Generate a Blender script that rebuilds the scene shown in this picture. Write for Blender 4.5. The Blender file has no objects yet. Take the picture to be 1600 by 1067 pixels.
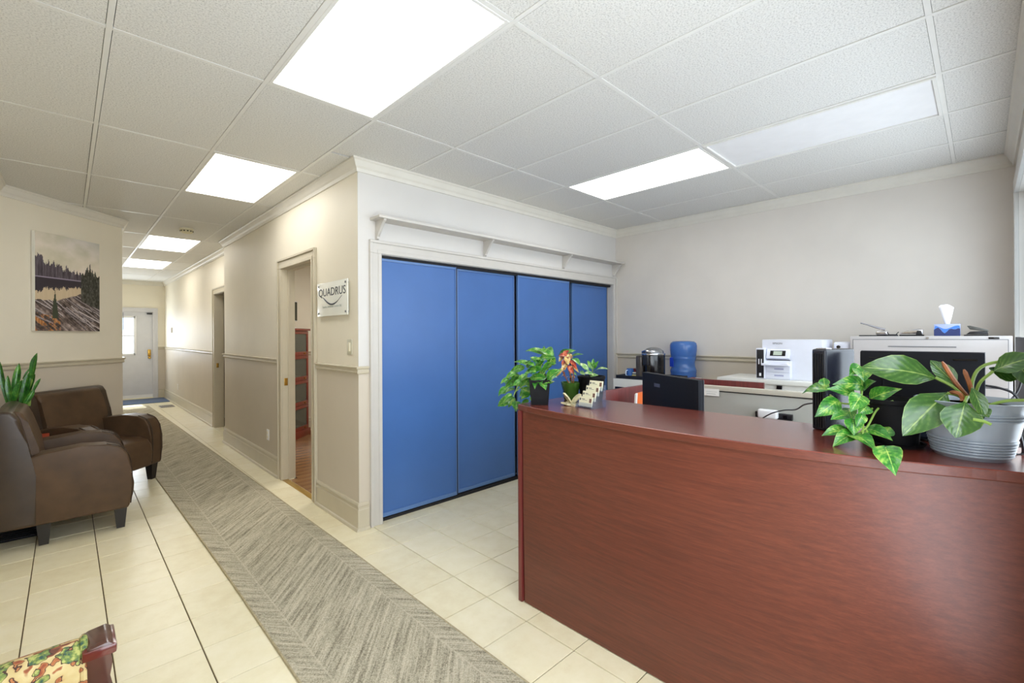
import bpy, bmesh, math, random
from mathutils import Vector, Matrix, noise
C = bpy.context.scene.collection
SC = bpy.context.scene
PI = math.pi
random.seed(7)

def lin(c):
    return tuple(((v/255)/12.92 if v/255 <= .04045 else ((v/255+.055)/1.055)**2.4) for v in c)

# ------------------------------------------------------------------ camera, world, light
CAMH = 1.4486; YAW = .7712; CEIL = 2.77
cam_d = bpy.data.cameras.new('camera'); cam = bpy.data.objects.new('camera', cam_d); C.objects.link(cam)
cam_d.sensor_width = 36; cam_d.lens = 715.62*36/1600; cam_d.shift_y = -9.07/1600; cam_d.clip_start = .02; cam_d.clip_end = 200
cam.matrix_world = Matrix.Translation((0, 0, CAMH)) @ Matrix.Rotation(-YAW, 4, 'Z') @ Matrix.Rotation(PI/2, 4, 'X') @ Matrix.Rotation(-.0047, 4, 'Z')
SC.camera = cam
SC.view_settings.view_transform = 'Standard'; SC.view_settings.look = 'None'
SC.view_settings.gamma = 1; SC.view_settings.use_curve_mapping = False
SC.view_settings.exposure = 0.54
SC.cycles.max_bounces = 12; SC.cycles.diffuse_bounces = 8; SC.cycles.glossy_bounces = 4
SC.cycles.transmission_bounces = 8; SC.cycles.transparent_max_bounces = 12
SC.cycles.caustics_reflective = False; SC.cycles.caustics_refractive = False
SC.cycles.sample_clamp_indirect = 6; SC.cycles.use_denoising = True
w = bpy.data.worlds.new('world'); SC.world = w; w.use_nodes = True
w.node_tree.nodes['Background'].inputs[0].default_value = (.80, .90, 1, 1)
w.node_tree.nodes['Background'].inputs[1].default_value = 2.7

def area(name, loc, rot, sx, sy, power, col):
    l = bpy.data.lights.new(name, 'AREA'); l.shape = 'RECTANGLE'; l.size = sx; l.size_y = sy; l.energy = power; l.color = col
    o = bpy.data.objects.new(name, l); o.location = loc; o.rotation_euler = rot; C.objects.link(o); return o
# daylight entering by the shop windows in the front wall, behind the camera
area('daylight_window', (3.3, -.14, 1.55), (-PI/2, 0, PI), 2.6, 1.7, 17, (.93, .97, 1))
area('daylight_window', (.55, -.14, 1.4), (-PI/2, 0, PI), 2.0, 2.2, 36, (.95, .97, 1))
area('daylight_exit', (.92, 13.72, 1.5), (-PI/2, 0, 0), .45, .85, 17, (.84, .92, 1))
sun_d = bpy.data.lights.new('sun', 'SUN'); sun_d.energy = 6; sun_d.angle = .01; sun_d.color = (1, .97, .92)
sun = bpy.data.objects.new('sun', sun_d); C.objects.link(sun)
sun.rotation_euler = Vector((0.03, -1, -.98)).to_track_quat('-Z', 'Y').to_euler()

# ------------------------------------------------------------------ materials
class NT:
    def __init__(s, m): s.t = m.node_tree; s.n = s.t.nodes; s.l = s.t.links; s.b = s.n['Principled BSDF']
    def add(s, k, **kw):
        n = s.n.new(k)
        for a, v in kw.items(): setattr(n, a, v)
        return n
    def ln(s, a, b): s.l.new(a, b)
    def mth(s, op, a, b=None, c=None):
        n = s.add('ShaderNodeMath', operation=op)
        for i, v in enumerate((a, b, c)):
            if v is None: continue
            if isinstance(v, (int, float)): n.inputs[i].default_value = v
            else: s.ln(v, n.inputs[i])
        return n.outputs[0]
    def ramp(s, fac, stops):
        n = s.add('ShaderNodeValToRGB'); e = n.color_ramp.elements
        while len(e) < len(stops): e.new(.5)
        for i, (p, c) in enumerate(stops): e[i].position = p; e[i].color = (*lin(c), 1)
        s.ln(fac, n.inputs[0]); return n.outputs[0]
    def coords(s, kind='Object', scale=(1, 1, 1), rot=(0, 0, 0)):
        t = s.add('ShaderNodeTexCoord'); m = s.add('ShaderNodeMapping')
        m.inputs['Scale'].default_value = scale; m.inputs['Rotation'].default_value = rot
        s.ln(t.outputs[kind], m.inputs[0]); return m.outputs[0]
    def noise(s, vec, scale, detail=3, rough=.55):
        n = s.add('ShaderNodeTexNoise'); n.inputs['Scale'].default_value = scale; n.inputs['Detail'].default_value = detail
        n.inputs['Roughness'].default_value = rough; s.ln(vec, n.inputs['Vector']); return n.outputs[0]
    def bump(s, h, strength=.3, dist=.002):
        n = s.add('ShaderNodeBump'); n.inputs['Strength'].default_value = strength; n.inputs['Distance'].default_value = dist
        s.ln(h, n.inputs['Height']); s.ln(n.outputs[0], s.b.inputs['Normal'])

MATS = {}
def mat(name, rgb, rough=.5, metal=0, spec=.5, var=0, vscale=8, bump=0, bscale=60, coat=0, emit=0, alpha=1):
    if name in MATS: return MATS[name]
    m = bpy.data.materials.new(name); m.use_nodes = True; n = NT(m); b = n.b
    b.inputs['Base Color'].default_value = (*lin(rgb), 1); b.inputs['Roughness'].default_value = rough
    b.inputs['Metallic'].default_value = metal; b.inputs['Specular IOR Level'].default_value = spec
    b.inputs['Coat Weight'].default_value = coat; b.inputs['Coat Roughness'].default_value = .12
    if emit:
        b.inputs['Emission Color'].default_value = (*lin(rgb), 1); b.inputs['Emission Strength'].default_value = emit
    co = n.coords()
    nz = n.noise(co, vscale)
    lo = tuple(max(0, c*(1-max(var, .012))) for c in rgb); hi = tuple(min(255, c*(1+max(var, .012))) for c in rgb)
    n.ln(n.ramp(nz, [(.3, lo), (.7, hi)]), b.inputs['Base Color'])
    if bump: n.bump(n.noise(co, bscale, 4), bump)
    MATS[name] = m; return m

def wood(name, dark, mid, light, axis='y', rough=.25, scale=1.0, coat=.3):
    m = bpy.data.materials.new(name); m.use_nodes = True; n = NT(m)
    sc = {'x': (.6, 14, 14), 'y': (14, .6, 14), 'z': (14, 14, .6)}[axis]
    co = n.coords('Object', tuple(v*scale for v in sc))
    a = n.noise(co, 2.2, 5, .6); b = n.noise(n.coords('Object', tuple(v*scale*3.5 for v in sc)), 3, 3)
    f = n.mth('ADD', n.mth('MULTIPLY', a, .65), n.mth('MULTIPLY', b, .35))
    n.ln(n.ramp(f, [(.34, dark), (.5, mid), (.66, light)]), n.b.inputs['Base Color'])
    n.b.inputs['Roughness'].default_value = rough; n.b.inputs['Coat Weight'].default_value = coat; n.b.inputs['Coat Roughness'].default_value = .22
    n.bump(b, .08, .001)
    MATS[name] = m; return m

M_WALLU = mat('wall_upper_cream', (228, 221, 204), .55, var=.012, vscale=2, bump=.06, bscale=220)
M_WALLL = mat('wall_lower_greige', (202, 192, 176), .5, var=.012, vscale=2, bump=.06, bscale=220)
M_WALLB = mat('wall_back_greige', (214, 208, 200), .6, var=.015, vscale=2, bump=.08, bscale=200)
M_WHITE = mat('wall_closet_white', (207, 204, 200), .6, var=.01, vscale=2, bump=.05, bscale=200)
M_TRIM = mat('trim_taupe', (196, 187, 166), .35, var=.01)
M_TRIMW = mat('trim_pale', (198, 194, 188), .4, var=.01)
M_CROWN = mat('crown_pale', (216, 212, 202), .45, var=.01)
M_GRID = mat('ceiling_grid_white', (222, 221, 217), .4)
M_BLUE = mat('door_blue', (66, 106, 168), .36, var=.02, vscale=3, bump=.05, bscale=150)
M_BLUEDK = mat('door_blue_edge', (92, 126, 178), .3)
M_NAVY = mat('door_gap_shade_navy', (24, 32, 58), .5)
M_DARK = mat('dark_void', (24, 24, 28), .8)
M_BLACK = mat('black_plastic', (26, 27, 32), .35, var=.05)
M_BLACKM = mat('black_matte', (20, 22, 29), .6, spec=.2, var=.05)
M_BLACKG = mat('black_gloss', (14, 14, 17), .12)
M_GREYP = mat('grey_plastic', (110, 112, 116), .4)
M_CHROME = mat('chrome', (200, 200, 205), .15, metal=1)
M_BRASS = mat('brass', (190, 150, 70), .25, metal=1)
M_PLAST = mat('white_plastic', (232, 232, 234), .35)
M_IVORY = mat('ivory_plastic', (230, 224, 200), .4)
M_CAB = mat('cabinet_light_grey', (190, 186, 185), .4, var=.01)
M_CABW = mat('cabinet_off_white', (222, 221, 214), .4, var=.01)
M_CABG = mat('cabinet_beige_grey', (172, 172, 164), .45, var=.01)
M_CABT = mat('cabinet_top_beige', (196, 190, 174), .45, var=.01)
M_PRN = mat('printer_white', (222, 225, 236), .35)
M_LEATH = mat('brown_leather', (82, 63, 46), .42, spec=.25, var=.12, vscale=5, bump=.14, bscale=260)
M_LEATHD = mat('dark_brown_leather', (62, 49, 38), .34, spec=.4, var=.12, vscale=5, bump=.14, bscale=260)
M_LEG = mat('black_wood_leg', (34, 30, 28), .35)
M_POTB = mat('black_pot', (13, 13, 16), .6, spec=.18)
M_SOIL = mat('soil', (96, 72, 50), .95, var=.5, vscale=90, bump=.8, bscale=120)
M_STEM = mat('stem_green', (128, 158, 70), .5, var=.1)
M_STEMB = mat('stem_brown', (142, 84, 46), .5, var=.2, vscale=20)
M_PAPER = mat('paper_white', (236, 234, 228), .7)
M_INK = mat('ink_dark', (46, 52, 66), .6)
M_INKF = mat('ink_faint', (176, 182, 176), .6)
M_ORANGE = mat('orange_folder', (232, 110, 40), .5)
M_STONE = mat('cream_stone', (206, 198, 160), .8, var=.12, vscale=30, bump=.4, bscale=80)
M_DESK = wood('mahogany_front', (82, 38, 27), (96, 45, 31), (109, 53, 37), 'y', .42, 2.6, .12)
M_DESKX = wood('mahogany_side', (86, 32, 30), (104, 40, 38), (120, 48, 46), 'z', .4, 2.2, .1)
M_TOP = wood('mahogany_top', (96, 42, 33), (110, 50, 39), (122, 59, 46), 'y', .26, 2.0, coat=.5)
M_CHERRY = wood('cherry_wood', (98, 34, 25), (124, 46, 34), (146, 60, 45), 'z', .3)
M_PLANKA = wood('oak_plank', (116, 82, 50), (142, 104, 66), (162, 122, 80), 'x', .25)
M_PLANKB = wood('oak_plank_dark', (106, 74, 44), (132, 94, 58), (150, 110, 70), 'x', .25)

def mat_ceil():
    m = bpy.data.materials.new('acoustic_tile'); m.use_nodes = True; n = NT(m)
    co = n.coords(); a = n.noise(co, 130, 3, .8); b = n.noise(co, 60, 3)
    n.ln(n.ramp(a, [(.38, (186, 185, 182)), (.48, (218, 217, 213)), (.7, (230, 229, 226))]), n.b.inputs['Base Color'])
    n.b.inputs['Roughness'].default_value = .7; n.bump(n.mth('ADD', a, b), .6, .004); return m
M_CEIL = mat_ceil()
def mat_tile():
    m = bpy.data.materials.new('floor_tile_cream'); m.use_nodes = True; n = NT(m)
    co = n.coords(); oi = n.add('ShaderNodeObjectInfo')
    v = n.add('ShaderNodeVectorMath', operation='ADD'); n.ln(co, v.inputs[0]); n.ln(oi.outputs['Location'], v.inputs[1])
    a = n.noise(v.outputs[0], 9, 5, .65); f = n.mth('ADD', n.mth('MULTIPLY', a, .8), n.mth('MULTIPLY', oi.outputs['Random'], .2))
    n.ln(n.ramp(f, [(.3, (224, 213, 178)), (.5, (232, 223, 191)), (.75, (238, 230, 203))]), n.b.inputs['Base Color'])
    n.b.inputs['Roughness'].default_value = .3; n.bump(n.noise(v.outputs[0], 40), .05, .001); return m
M_TILE = mat_tile()
M_GROUT = mat('grout', (88, 72, 48), .9, var=.1, vscale=20)
def mat_rug():
    m = bpy.data.materials.new('runner_weave'); m.use_nodes = True; n = NT(m)
    t = n.add('ShaderNodeTexCoord'); s = n.add('ShaderNodeSeparateXYZ'); n.ln(t.outputs['Object'], s.inputs[0])
    x, y = s.outputs[0], s.outputs[1]; ax = n.mth('ABSOLUTE', x)
    f = n.mth('ABSOLUTE', n.mth('SUBTRACT', ax, .235)); fold = n.mth('SUBTRACT', .235, f)
    fs = n.mth('MULTIPLY', fold, n.mth('SIGN', x))
    along = n.mth('SUBTRACT', y, n.mth('MULTIPLY', fs, 1.15))
    cb = n.add('ShaderNodeCombineXYZ'); n.ln(n.mth('MULTIPLY', along, 34), cb.inputs[0]); n.ln(n.mth('MULTIPLY', x, 4), cb.inputs[1])
    st = n.noise(cb.outputs[0], 1.0, 4, .7)
    fine = n.noise(t.outputs['Object'], 170, 2, .8)
    k = n.mth('ADD', n.mth('MULTIPLY', st, .53), n.mth('MULTIPLY', fine, .47))
    seam = n.mth('LESS_THAN', f, .004)
    col = n.ramp(k, [(.36, (112, 105, 90)), (.44, (154, 147, 127)), (.52, (188, 180, 158)), (.64, (214, 206, 184))])
    mx = n.add('ShaderNodeMix', data_type='RGBA'); n.ln(n.mth('MULTIPLY', seam, .45), mx.inputs[0]); n.ln(col, mx.inputs[6]); mx.inputs[7].default_value = (*lin((206, 198, 176)), 1)
    n.ln(mx.outputs[2], n.b.inputs['Base Color']); n.b.inputs['Roughness'].default_value = .95; n.b.inputs['Specular IOR Level'].default_value = .1
    n.bump(n.mth('ADD', fine, n.mth('MULTIPLY', st, .6)), .8, .006); return m
M_RUG = mat_rug()
M_RUGEDGE = mat('rug_binding', (170, 158, 128), .9, var=.1, vscale=60)
def mat_floral():
    m = bpy.data.materials.new('floral_tapestry'); m.use_nodes = True; n = NT(m)
    co = n.coords(); w1 = n.noise(co, 22, 2, .5); w2 = n.noise(n.coords('Object', (1, 1, 1), (1, 2, 3)), 24, 2, .5); w3 = n.noise(n.coords('Object', (1, 1, 1), (2, .5, 1)), 60, 3, .6)
    base = n.ramp(w1, [(.36, (140, 72, 48)), (.42, (180, 116, 72)), (.455, (200, 178, 124)), (.60, (206, 188, 138)), (.63, (160, 96, 62)), (.68, (104, 64, 50))])
    g = n.ramp(w3, [(.38, (52, 84, 76)), (.5, (118, 136, 70)), (.62, (176, 178, 104))])
    a = n.mth('GREATER_THAN', w2, .555)
    mx = n.add('ShaderNodeMix', data_type='RGBA'); n.ln(a, mx.inputs[0]); n.ln(base, mx.inputs[6]); n.ln(g, mx.inputs[7])
    d = n.mth('LESS_THAN', n.mth('ABSOLUTE', n.mth('SUBTRACT', w2, .55)), .012); d = n.mth('MAXIMUM', d, n.mth('LESS_THAN', n.mth('ABSOLUTE', n.mth('SUBTRACT', w1, .43)), .008))
    mx2 = n.add('ShaderNodeMix', data_type='RGBA'); n.ln(d, mx2.inputs[0]); n.ln(mx.outputs[2], mx2.inputs[6]); mx2.inputs[7].default_value = (*lin((74, 52, 44)), 1)
    n.ln(mx2.outputs[2], n.b.inputs['Base Color']); n.b.inputs['Roughness'].default_value = .9; n.bump(n.noise(co, 300), .4); return m
M_FLORAL = mat_floral()
def mat_leaf(name, dark, mid, light, vary=.5, rough=.32, vscale=40):
    m = bpy.data.materials.new(name); m.use_nodes = True; n = NT(m)
    uv = n.add('ShaderNodeUVMap'); s = n.add('ShaderNodeSeparateXYZ'); n.ln(uv.outputs[0], s.inputs[0])
    ac = n.mth('ABSOLUTE', n.mth('SUBTRACT', s.outputs[0], .5))
    vein = n.mth('SINE', n.mth('MULTIPLY', n.mth('SUBTRACT', s.outputs[1], n.mth('MULTIPLY', ac, .7)), 44))
    nz = n.noise(n.coords(), vscale, 4, .65)
    f = n.mth('ADD', n.mth('MULTIPLY', nz, vary), n.mth('ADD', n.mth('MULTIPLY', vein, .035), .5-vary*.5))
    rib = n.mth('MULTIPLY', n.mth('LESS_THAN', ac, .022), .2); edge = n.mth('MULTIPLY', n.mth('GREATER_THAN', ac, .475), .1)
    f = n.mth('ADD', f, n.mth('ADD', rib, edge))
    n.ln(n.ramp(f, [(.36, dark), (.52, mid), (.72, light)]), n.b.inputs['Base Color'])
    n.b.inputs['Roughness'].default_value = rough; n.b.inputs['Coat Weight'].default_value = .25
    n.b.inputs['Subsurface Weight'].default_value = 0; n.bump(vein, .15, .001); return m
L_POTHOS = mat_leaf('leaf_pothos', (28, 92, 26), (58, 134, 38), (170, 196, 92), .85)
L_PHIL = mat_leaf('leaf_philodendron', (36, 70, 26), (56, 96, 36), (132, 158, 82), .3, .25)
L_SNAKE = mat_leaf('leaf_snake', (22, 70, 22), (50, 120, 36), (120, 176, 70), .9, .3, 18)
L_CROTG = mat_leaf('leaf_croton_green', (24, 84, 40), (60, 128, 56), (150, 180, 90), .8)
L_CROTR = mat_leaf('leaf_croton_red', (120, 26, 24), (170, 50, 36), (214, 150, 96), 1.1)
L_CROTV = mat_leaf('leaf_croton_mixed', (130, 60, 44), (196, 168, 96), (226, 216, 150), 1.3)
L_VARI = mat_leaf('leaf_cream_green', (60, 130, 60), (150, 186, 110), (226, 230, 190), 1.3)

def mat_glass(name, rgb, mix=.6, rough=.05):
    m = bpy.data.materials.new(name); m.use_nodes = True; n = NT(m)
    tr = n.add('ShaderNodeBsdfTransparent'); tr.inputs[0].default_value = (*lin(rgb), 1)
    gl = n.add('ShaderNodeBsdfGlossy'); gl.inputs['Roughness'].default_value = rough
    lw = n.add('ShaderNodeLayerWeight'); lw.inputs[0].default_value = .5; fr = n.mth('ADD', n.mth('MULTIPLY', n.mth('POWER', lw.outputs[1], 4), .5), .035)
    mx = n.add('ShaderNodeMixShader'); n.ln(fr, mx.inputs[0]); n.ln(tr.outputs[0], mx.inputs[1]); n.ln(gl.outputs[0], mx.inputs[2])
    df = n.b; df.inputs['Base Color'].default_value = (*lin(rgb), 1); df.inputs['Roughness'].default_value = .2
    m2 = n.add('ShaderNodeMixShader'); m2.inputs[0].default_value = 1-mix; n.ln(mx.outputs[0], m2.inputs[1]); n.ln(df.outputs[0], m2.inputs[2])
    out = [q for q in n.n if q.type == 'OUTPUT_MATERIAL'][0]; n.ln(m2.outputs[0], out.inputs[0]); MATS[name] = m; return m
M_PANE = mat_glass('window_glass', (246, 250, 252), .97, .02)
M_ACRYL = mat_glass('clear_acrylic', (240, 244, 252), .965, .05)
M_BOTTLE = mat_glass('blue_bottle', (104, 156, 224), .6, .06)
M_GREENG = mat_glass('green_glass', (70, 110, 40), .25, .08)
M_CASEG = mat_glass('bookcase_glass', (196, 200, 190), .85, .03)

def mat_diff():
    m = bpy.data.materials.new('light_diffuser'); m.use_nodes = True; n = NT(m)
    n.b.inputs['Base Color'].default_value = (.9, .9, .88, 1)
    n.b.inputs['Emission Color'].default_value = (1, .985, .95, 1); n.b.inputs['Emission Strength'].default_value = 4.6
    n.bump(n.noise(n.coords(), 200), .3); return m
M_DIFF = mat_diff()

def mat_vcol(name, rough=.6):
    m = bpy.data.materials.new(name); m.use_nodes = True; n = NT(m)
    a = n.add('ShaderNodeVertexColor'); a.layer_name = 'Col'; n.ln(a.outputs[0], n.b.inputs['Base Color']); n.b.inputs['Roughness'].default_value = rough
    return m
M_PRINT = mat_vcol('canvas_print', .55)

# ------------------------------------------------------------------ geometry helpers
def tag(o, label=None, cat=None, group=None, kind=None):
    if label: o['label'] = label
    if cat: o['category'] = cat
    if group: o['group'] = group
    if kind: o['kind'] = kind
    return o
def thing(name, label, cat, loc=(0, 0, 0), rz=0, group=None, kind=None):
    o = bpy.data.objects.new(name, None); o.empty_display_size = .05; o.location = loc; o.rotation_euler = (0, 0, rz); C.objects.link(o)
    return tag(o, label, cat, group, kind)

class MB:
    def __init__(s): s.b = bmesh.new(); s.uv = None
    def poly(s, vs, fs, mi=0, smooth=False):
        v = [s.b.verts.new(p) for p in vs]
        out = []
        for f in fs:
            try:
                q = s.b.faces.new([v[i] for i in f]); q.material_index = mi; q.smooth = smooth; out.append(q)
            except ValueError: pass
        return v, out
    def box(s, x0, y0, z0, x1, y1, z1, bev=0, mi=0, seg=2):
        vs = [(x, y, z) for x in (x0, x1) for y in (y0, y1) for z in (z0, z1)]
        v, f = s.poly(vs, [(0, 1, 3, 2), (4, 6, 7, 5), (0, 4, 5, 1), (2, 3, 7, 6), (0, 2, 6, 4), (1, 5, 7, 3)], mi)
        if bev: s.bev(v, bev, seg)
        return s
    def bev(s, verts, w, seg=2):
        es = list({e for q in verts for e in q.link_edges})
        r = bmesh.ops.bevel(s.b, geom=es, offset=w, offset_type='OFFSET', segments=seg, profile=.6, affect='EDGES', clamp_overlap=True)
        for f in r['faces']: f.smooth = seg > 1
    def prism(s, pts, axis, a0, a1, bev=0, mi=0, seg=2, smooth=False):
        """pts: polygon in the two other axes (order xyz without axis)."""
        n = len(pts); vs = []
        for a in (a0, a1):
            for p in pts:
                q = list(p); q.insert('xyz'.index(axis), a); vs.append(tuple(q))
        fs = [tuple(range(n)), tuple(range(2*n-1, n-1, -1))]+[(i, (i+1) % n, n+(i+1) % n, n+i) for i in range(n)]
        v, f = s.poly(vs, fs, mi)
        if smooth:
            for q in f[2:]: q.smooth = True
        if bev: s.bev(v, bev, seg)
        return s
    def lathe(s, prof, n=24, c=(0, 0, 0), mi=0, smooth=True, rot=0, cap=True):
        vs = []; m = len(prof)
        for i in range(n):
            a = 2*PI*i/n+rot
            for r, z in prof: vs.append((c[0]+r*math.cos(a), c[1]+r*math.sin(a), c[2]+z))
        fs = [(i*m+j, ((i+1) % n)*m+j, ((i+1) % n)*m+j+1, i*m+j+1) for i in range(n) for j in range(m-1)]
        v, f = s.poly(vs, fs, mi, smooth)
        if cap:
            for j in (0, m-1):
                if prof[j][0] > 1e-5:
                    try: q = s.b.faces.new([v[i*m+j] for i in range(n)]); q.material_index = mi
                    except ValueError: pass
        return s
    def tube(s, pts, r, n=8, mi=0):
        pts = [Vector(p) for p in pts]; rs = r if isinstance(r, (list, tuple)) else [r]*len(pts); vs = []
        ref = Vector((0, 0, 1))
        for i, p in enumerate(pts):
            t = (pts[min(i+1, len(pts)-1)]-pts[max(i-1, 0)]).normalized()
            if abs(t.dot(ref)) > .95: ref = Vector((1, 0, 0)) if abs(t.x) < .9 else Vector((0, 1, 0))
            u = t.cross(ref).normalized(); w_ = t.cross(u).normalized(); ref = -w_
            for k in range(n):
                a = 2*PI*k/n; vs.append(p+u*rs[i]*math.cos(a)+w_*rs[i]*math.sin(a))
        m = len(pts)
        fs = [(i*n+k, i*n+(k+1) % n, (i+1)*n+(k+1) % n, (i+1)*n+k) for i in range(m-1) for k in range(n)]
        fs += [tuple(range(n)), tuple(range(m*n-1, m*n-n-1, -1))]
        s.poly(vs, fs, mi, True); return s
    def move(s, v0, M_):
        for v in list(s.b.verts)[v0:]: v.co = M_ @ v.co
        return s
    def xf(s, M_):
        bmesh.ops.transform(s.b, matrix=M_, verts=s.b.verts[:]); return s
    def build(s, name, m, parent=None, loc=None, rot=None, **kw):
        bmesh.ops.recalc_face_normals(s.b, faces=s.b.faces[:])
        me = bpy.data.meshes.new(name); s.b.to_mesh(me); s.b.free()
        if any(p.use_smooth for p in me.polygons): me.set_sharp_from_angle(angle=.75)
        for q in (m if isinstance(m, (list, tuple)) else [m]): me.materials.append(q)
        o = bpy.data.objects.new(name, me); C.objects.link(o)
        if parent: o.parent = parent
        if loc: o.location = loc
        if rot: o.rotation_euler = rot
        return tag(o, **kw)

def smooth_curve(pts, n=6):
    """Catmull-Rom through points."""
    P = [Vector(p) for p in pts]; P = [P[0]*2-P[1]]+P+[P[-1]*2-P[-2]]; out = []
    for i in range(1, len(P)-2):
        for k in range(n):
            t = k/n; a, b, c, d = P[i-1:i+3]
            out.append(.5*((2*b)+(-a+c)*t+(2*a-5*b+4*c-d)*t*t+(-a+3*b-3*c+d)*t**3))
    out.append(P[-2]); return out

def text_obj(name, s, size, m, parent, loc, rot, extrude=.0006, align='CENTER', sx=1):
    cu = bpy.data.curves.new(name, 'FONT'); cu.body = s; cu.size = size; cu.extrude = extrude; cu.align_x = align; cu.resolution_u = 3
    t = bpy.data.objects.new(name, cu); C.objects.link(t); dg = bpy.context.evaluated_depsgraph_get(); dg.update()
    me = bpy.data.meshes.new_from_object(t.evaluated_get(dg)); bpy.data.objects.remove(t); me.materials.clear(); me.materials.append(m)
    for v in me.vertices: v.co.x *= sx
    o = bpy.data.objects.new(name, me); C.objects.link(o); o.parent = parent; o.location = loc; o.rotation_euler = rot; return o

def moulding(name, prof, path, m, z, closed=False, parent=None, **kw):
    """prof: (offset from wall, dz); path in XY, room on the left-hand side of travel."""
    P = [Vector((*p, 0)) for p in path]; n = len(P); rows = []
    for i in range(n):
        ds = []
        if i > 0: ds.append((P[i]-P[i-1]).normalized())
        if i < n-1: ds.append((P[i+1]-P[i]).normalized())
        ns = [Vector((-d.y, d.x, 0)) for d in ds]
        if len(ns) == 2: b = ns[0]+ns[1]; b = b/max(.2, b.dot(ns[0]))
        else: b = ns[0]
        rows.append([P[i]+b*o+Vector((0, 0, z+dz)) for o, dz in prof])
    k = len(prof); vs = [q for r in rows for q in r]; mb = MB()
    fs = [(i*k+j, (i+1)*k+j, (i+1)*k+(j+1) % k, i*k+(j+1) % k) for i in range(n-1) for j in range(k)]
    fs += [tuple(range(k)), tuple(range(n*k-1, n*k-k-1, -1))]
    mb.poly(vs, fs); return mb.build(name, m, parent, kind='structure' if parent is None else None, **kw)

# ------------------------------------------------------------------ room shell
XL, XN, XF, XB, YF, YC, YE = -.43, 1.56, 1.70, 5.0, -.17, 3.25, 13.8
YJ = 7.3; DB = (.45, 6.76); DA = (-.43, 5.88); RAILZ = 1.195; T = .12
def wallbox(mb, x0, y0, x1, y1, z0, z1, lo=1, up=0):
    if z1 == CEIL: z1 += .055
    if z0 < RAILZ < z1: mb.box(x0, y0, z0, x1, y1, RAILZ, mi=lo); mb.box(x0, y0, RAILZ, x1, y1, z1, mi=up)
    else: mb.box(x0, y0, z0, x1, y1, z1, mi=lo if z1 <= RAILZ else up)
def struct(mb, name, m, label=None): return mb.build(name, m, kind='structure', label=label)
WM = [M_WALLU, M_WALLL]
D1 = (4.13, 4.93, 2.13); D2 = (7.78, 8.56, 2.13); D3 = (.55, 1.47, 2.05)
mb = MB()   # hallway wall, near part with office doorway
for y0, y1, z0, z1 in ((YC, D1[0], 0, CEIL), (D1[1], YJ, 0, CEIL), (D1[0], D1[1], D1[2], CEIL)): wallbox(mb, XN, y0, XN+T, y1, z0, z1)
struct(mb, 'wall_hallway', WM, 'cream over greige hallway wall with the office doorway')
mb = MB()
for y0, y1, z0, z1 in ((YJ+T, D2[0], 0, CEIL), (D2[1], YE, 0, CEIL), (D2[0], D2[1], D2[2], CEIL)): wallbox(mb, XF, y0, XF+T, y1, z0, z1)
wallbox(mb, XN+T, YJ, XF+T+2.2, YJ+T, 0, CEIL)
struct(mb, 'wall_hallway_far', WM, 'cream over greige hallway wall beyond the step')
mb = MB()
wallbox(mb, .33, YE, D3[0], YE+T, 0, CEIL); wallbox(mb, D3[1], YE, XF+T, YE+T, 0, CEIL); wallbox(mb, D3[0], YE, D3[1], YE+T, D3[2], CEIL)
struct(mb, 'wall_end', WM, 'end wall of the hallway around the exit door')
mb = MB(); wallbox(mb, DB[0]-T, DB[1]+.05, DB[0], YE, 0, CEIL); struct(mb, 'wall_left_far', WM)
mb = MB()   # diagonal wall
d = Vector((1, 1, 0)).normalized(); nn = Vector((-1, 1, 0)).normalized()*T
for z0, z1, mi in ((0, RAILZ, 1), (RAILZ, CEIL, 0)):
    a, b = Vector((*DA, 0)), Vector((*DB, 0)); q = [a, b, b+nn, a+nn]
    mb.poly([(*p.xy, z) for z in (z0, z1) for p in q], [(0, 1, 2, 3), (7, 6, 5, 4), (0, 1, 5, 4), (1, 2, 6, 5), (2, 3, 7, 6), (3, 0, 4, 7)], mi)
struct(mb, 'wall_diagonal', WM, 'diagonal wall with the canvas picture')
XA, YA = -1.55, 4.36
mb = MB(); wallbox(mb, XL-T, YA, XL, DA[1], 0, CEIL); wallbox(mb, XA-T, YF-.2, XA, YA+T, 0, CEIL); wallbox(mb, XA, YA, XL-T, YA+T, 0, CEIL); struct(mb, 'wall_left', WM)
# closet wall
CX0, CX1, CZ = 1.745, 4.93, 2.085
mb = MB()
for x0, x1, z0, z1 in ((XN+T, CX0, 0, CEIL), (CX1, XB, 0, CEIL), (CX0, CX1, CZ, CEIL)): wallbox(mb, x0, YC, x1, YC+T, z0, z1)
mb.box(XN-.001, YC-.001, RAILZ, XN+T, YC+.002, CEIL, mi=0); mb.box(XN-.001, YC-.001, 0, XN+T, YC+.002, RAILZ, mi=1)
struct(mb, 'wall_closet', [M_WHITE, M_WALLL], 'white wall above the blue closet doors')
mb = MB(); mb.box(CX0-.1, YC+.70, 0, XB, YC+.74, CEIL); mb.box(CX0-.12, YC+T, 0, CX0-.08, YC+.7, CEIL); struct(mb, 'wall_closet_inside', M_DARK)
mb = MB(); wallbox(mb, XB, YF-.2, XB+T, YC+.8, 0, CEIL); struct(mb, 'wall_back', [M_WALLB, M_WALLL], 'greige wall behind the office equipment')
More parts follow.
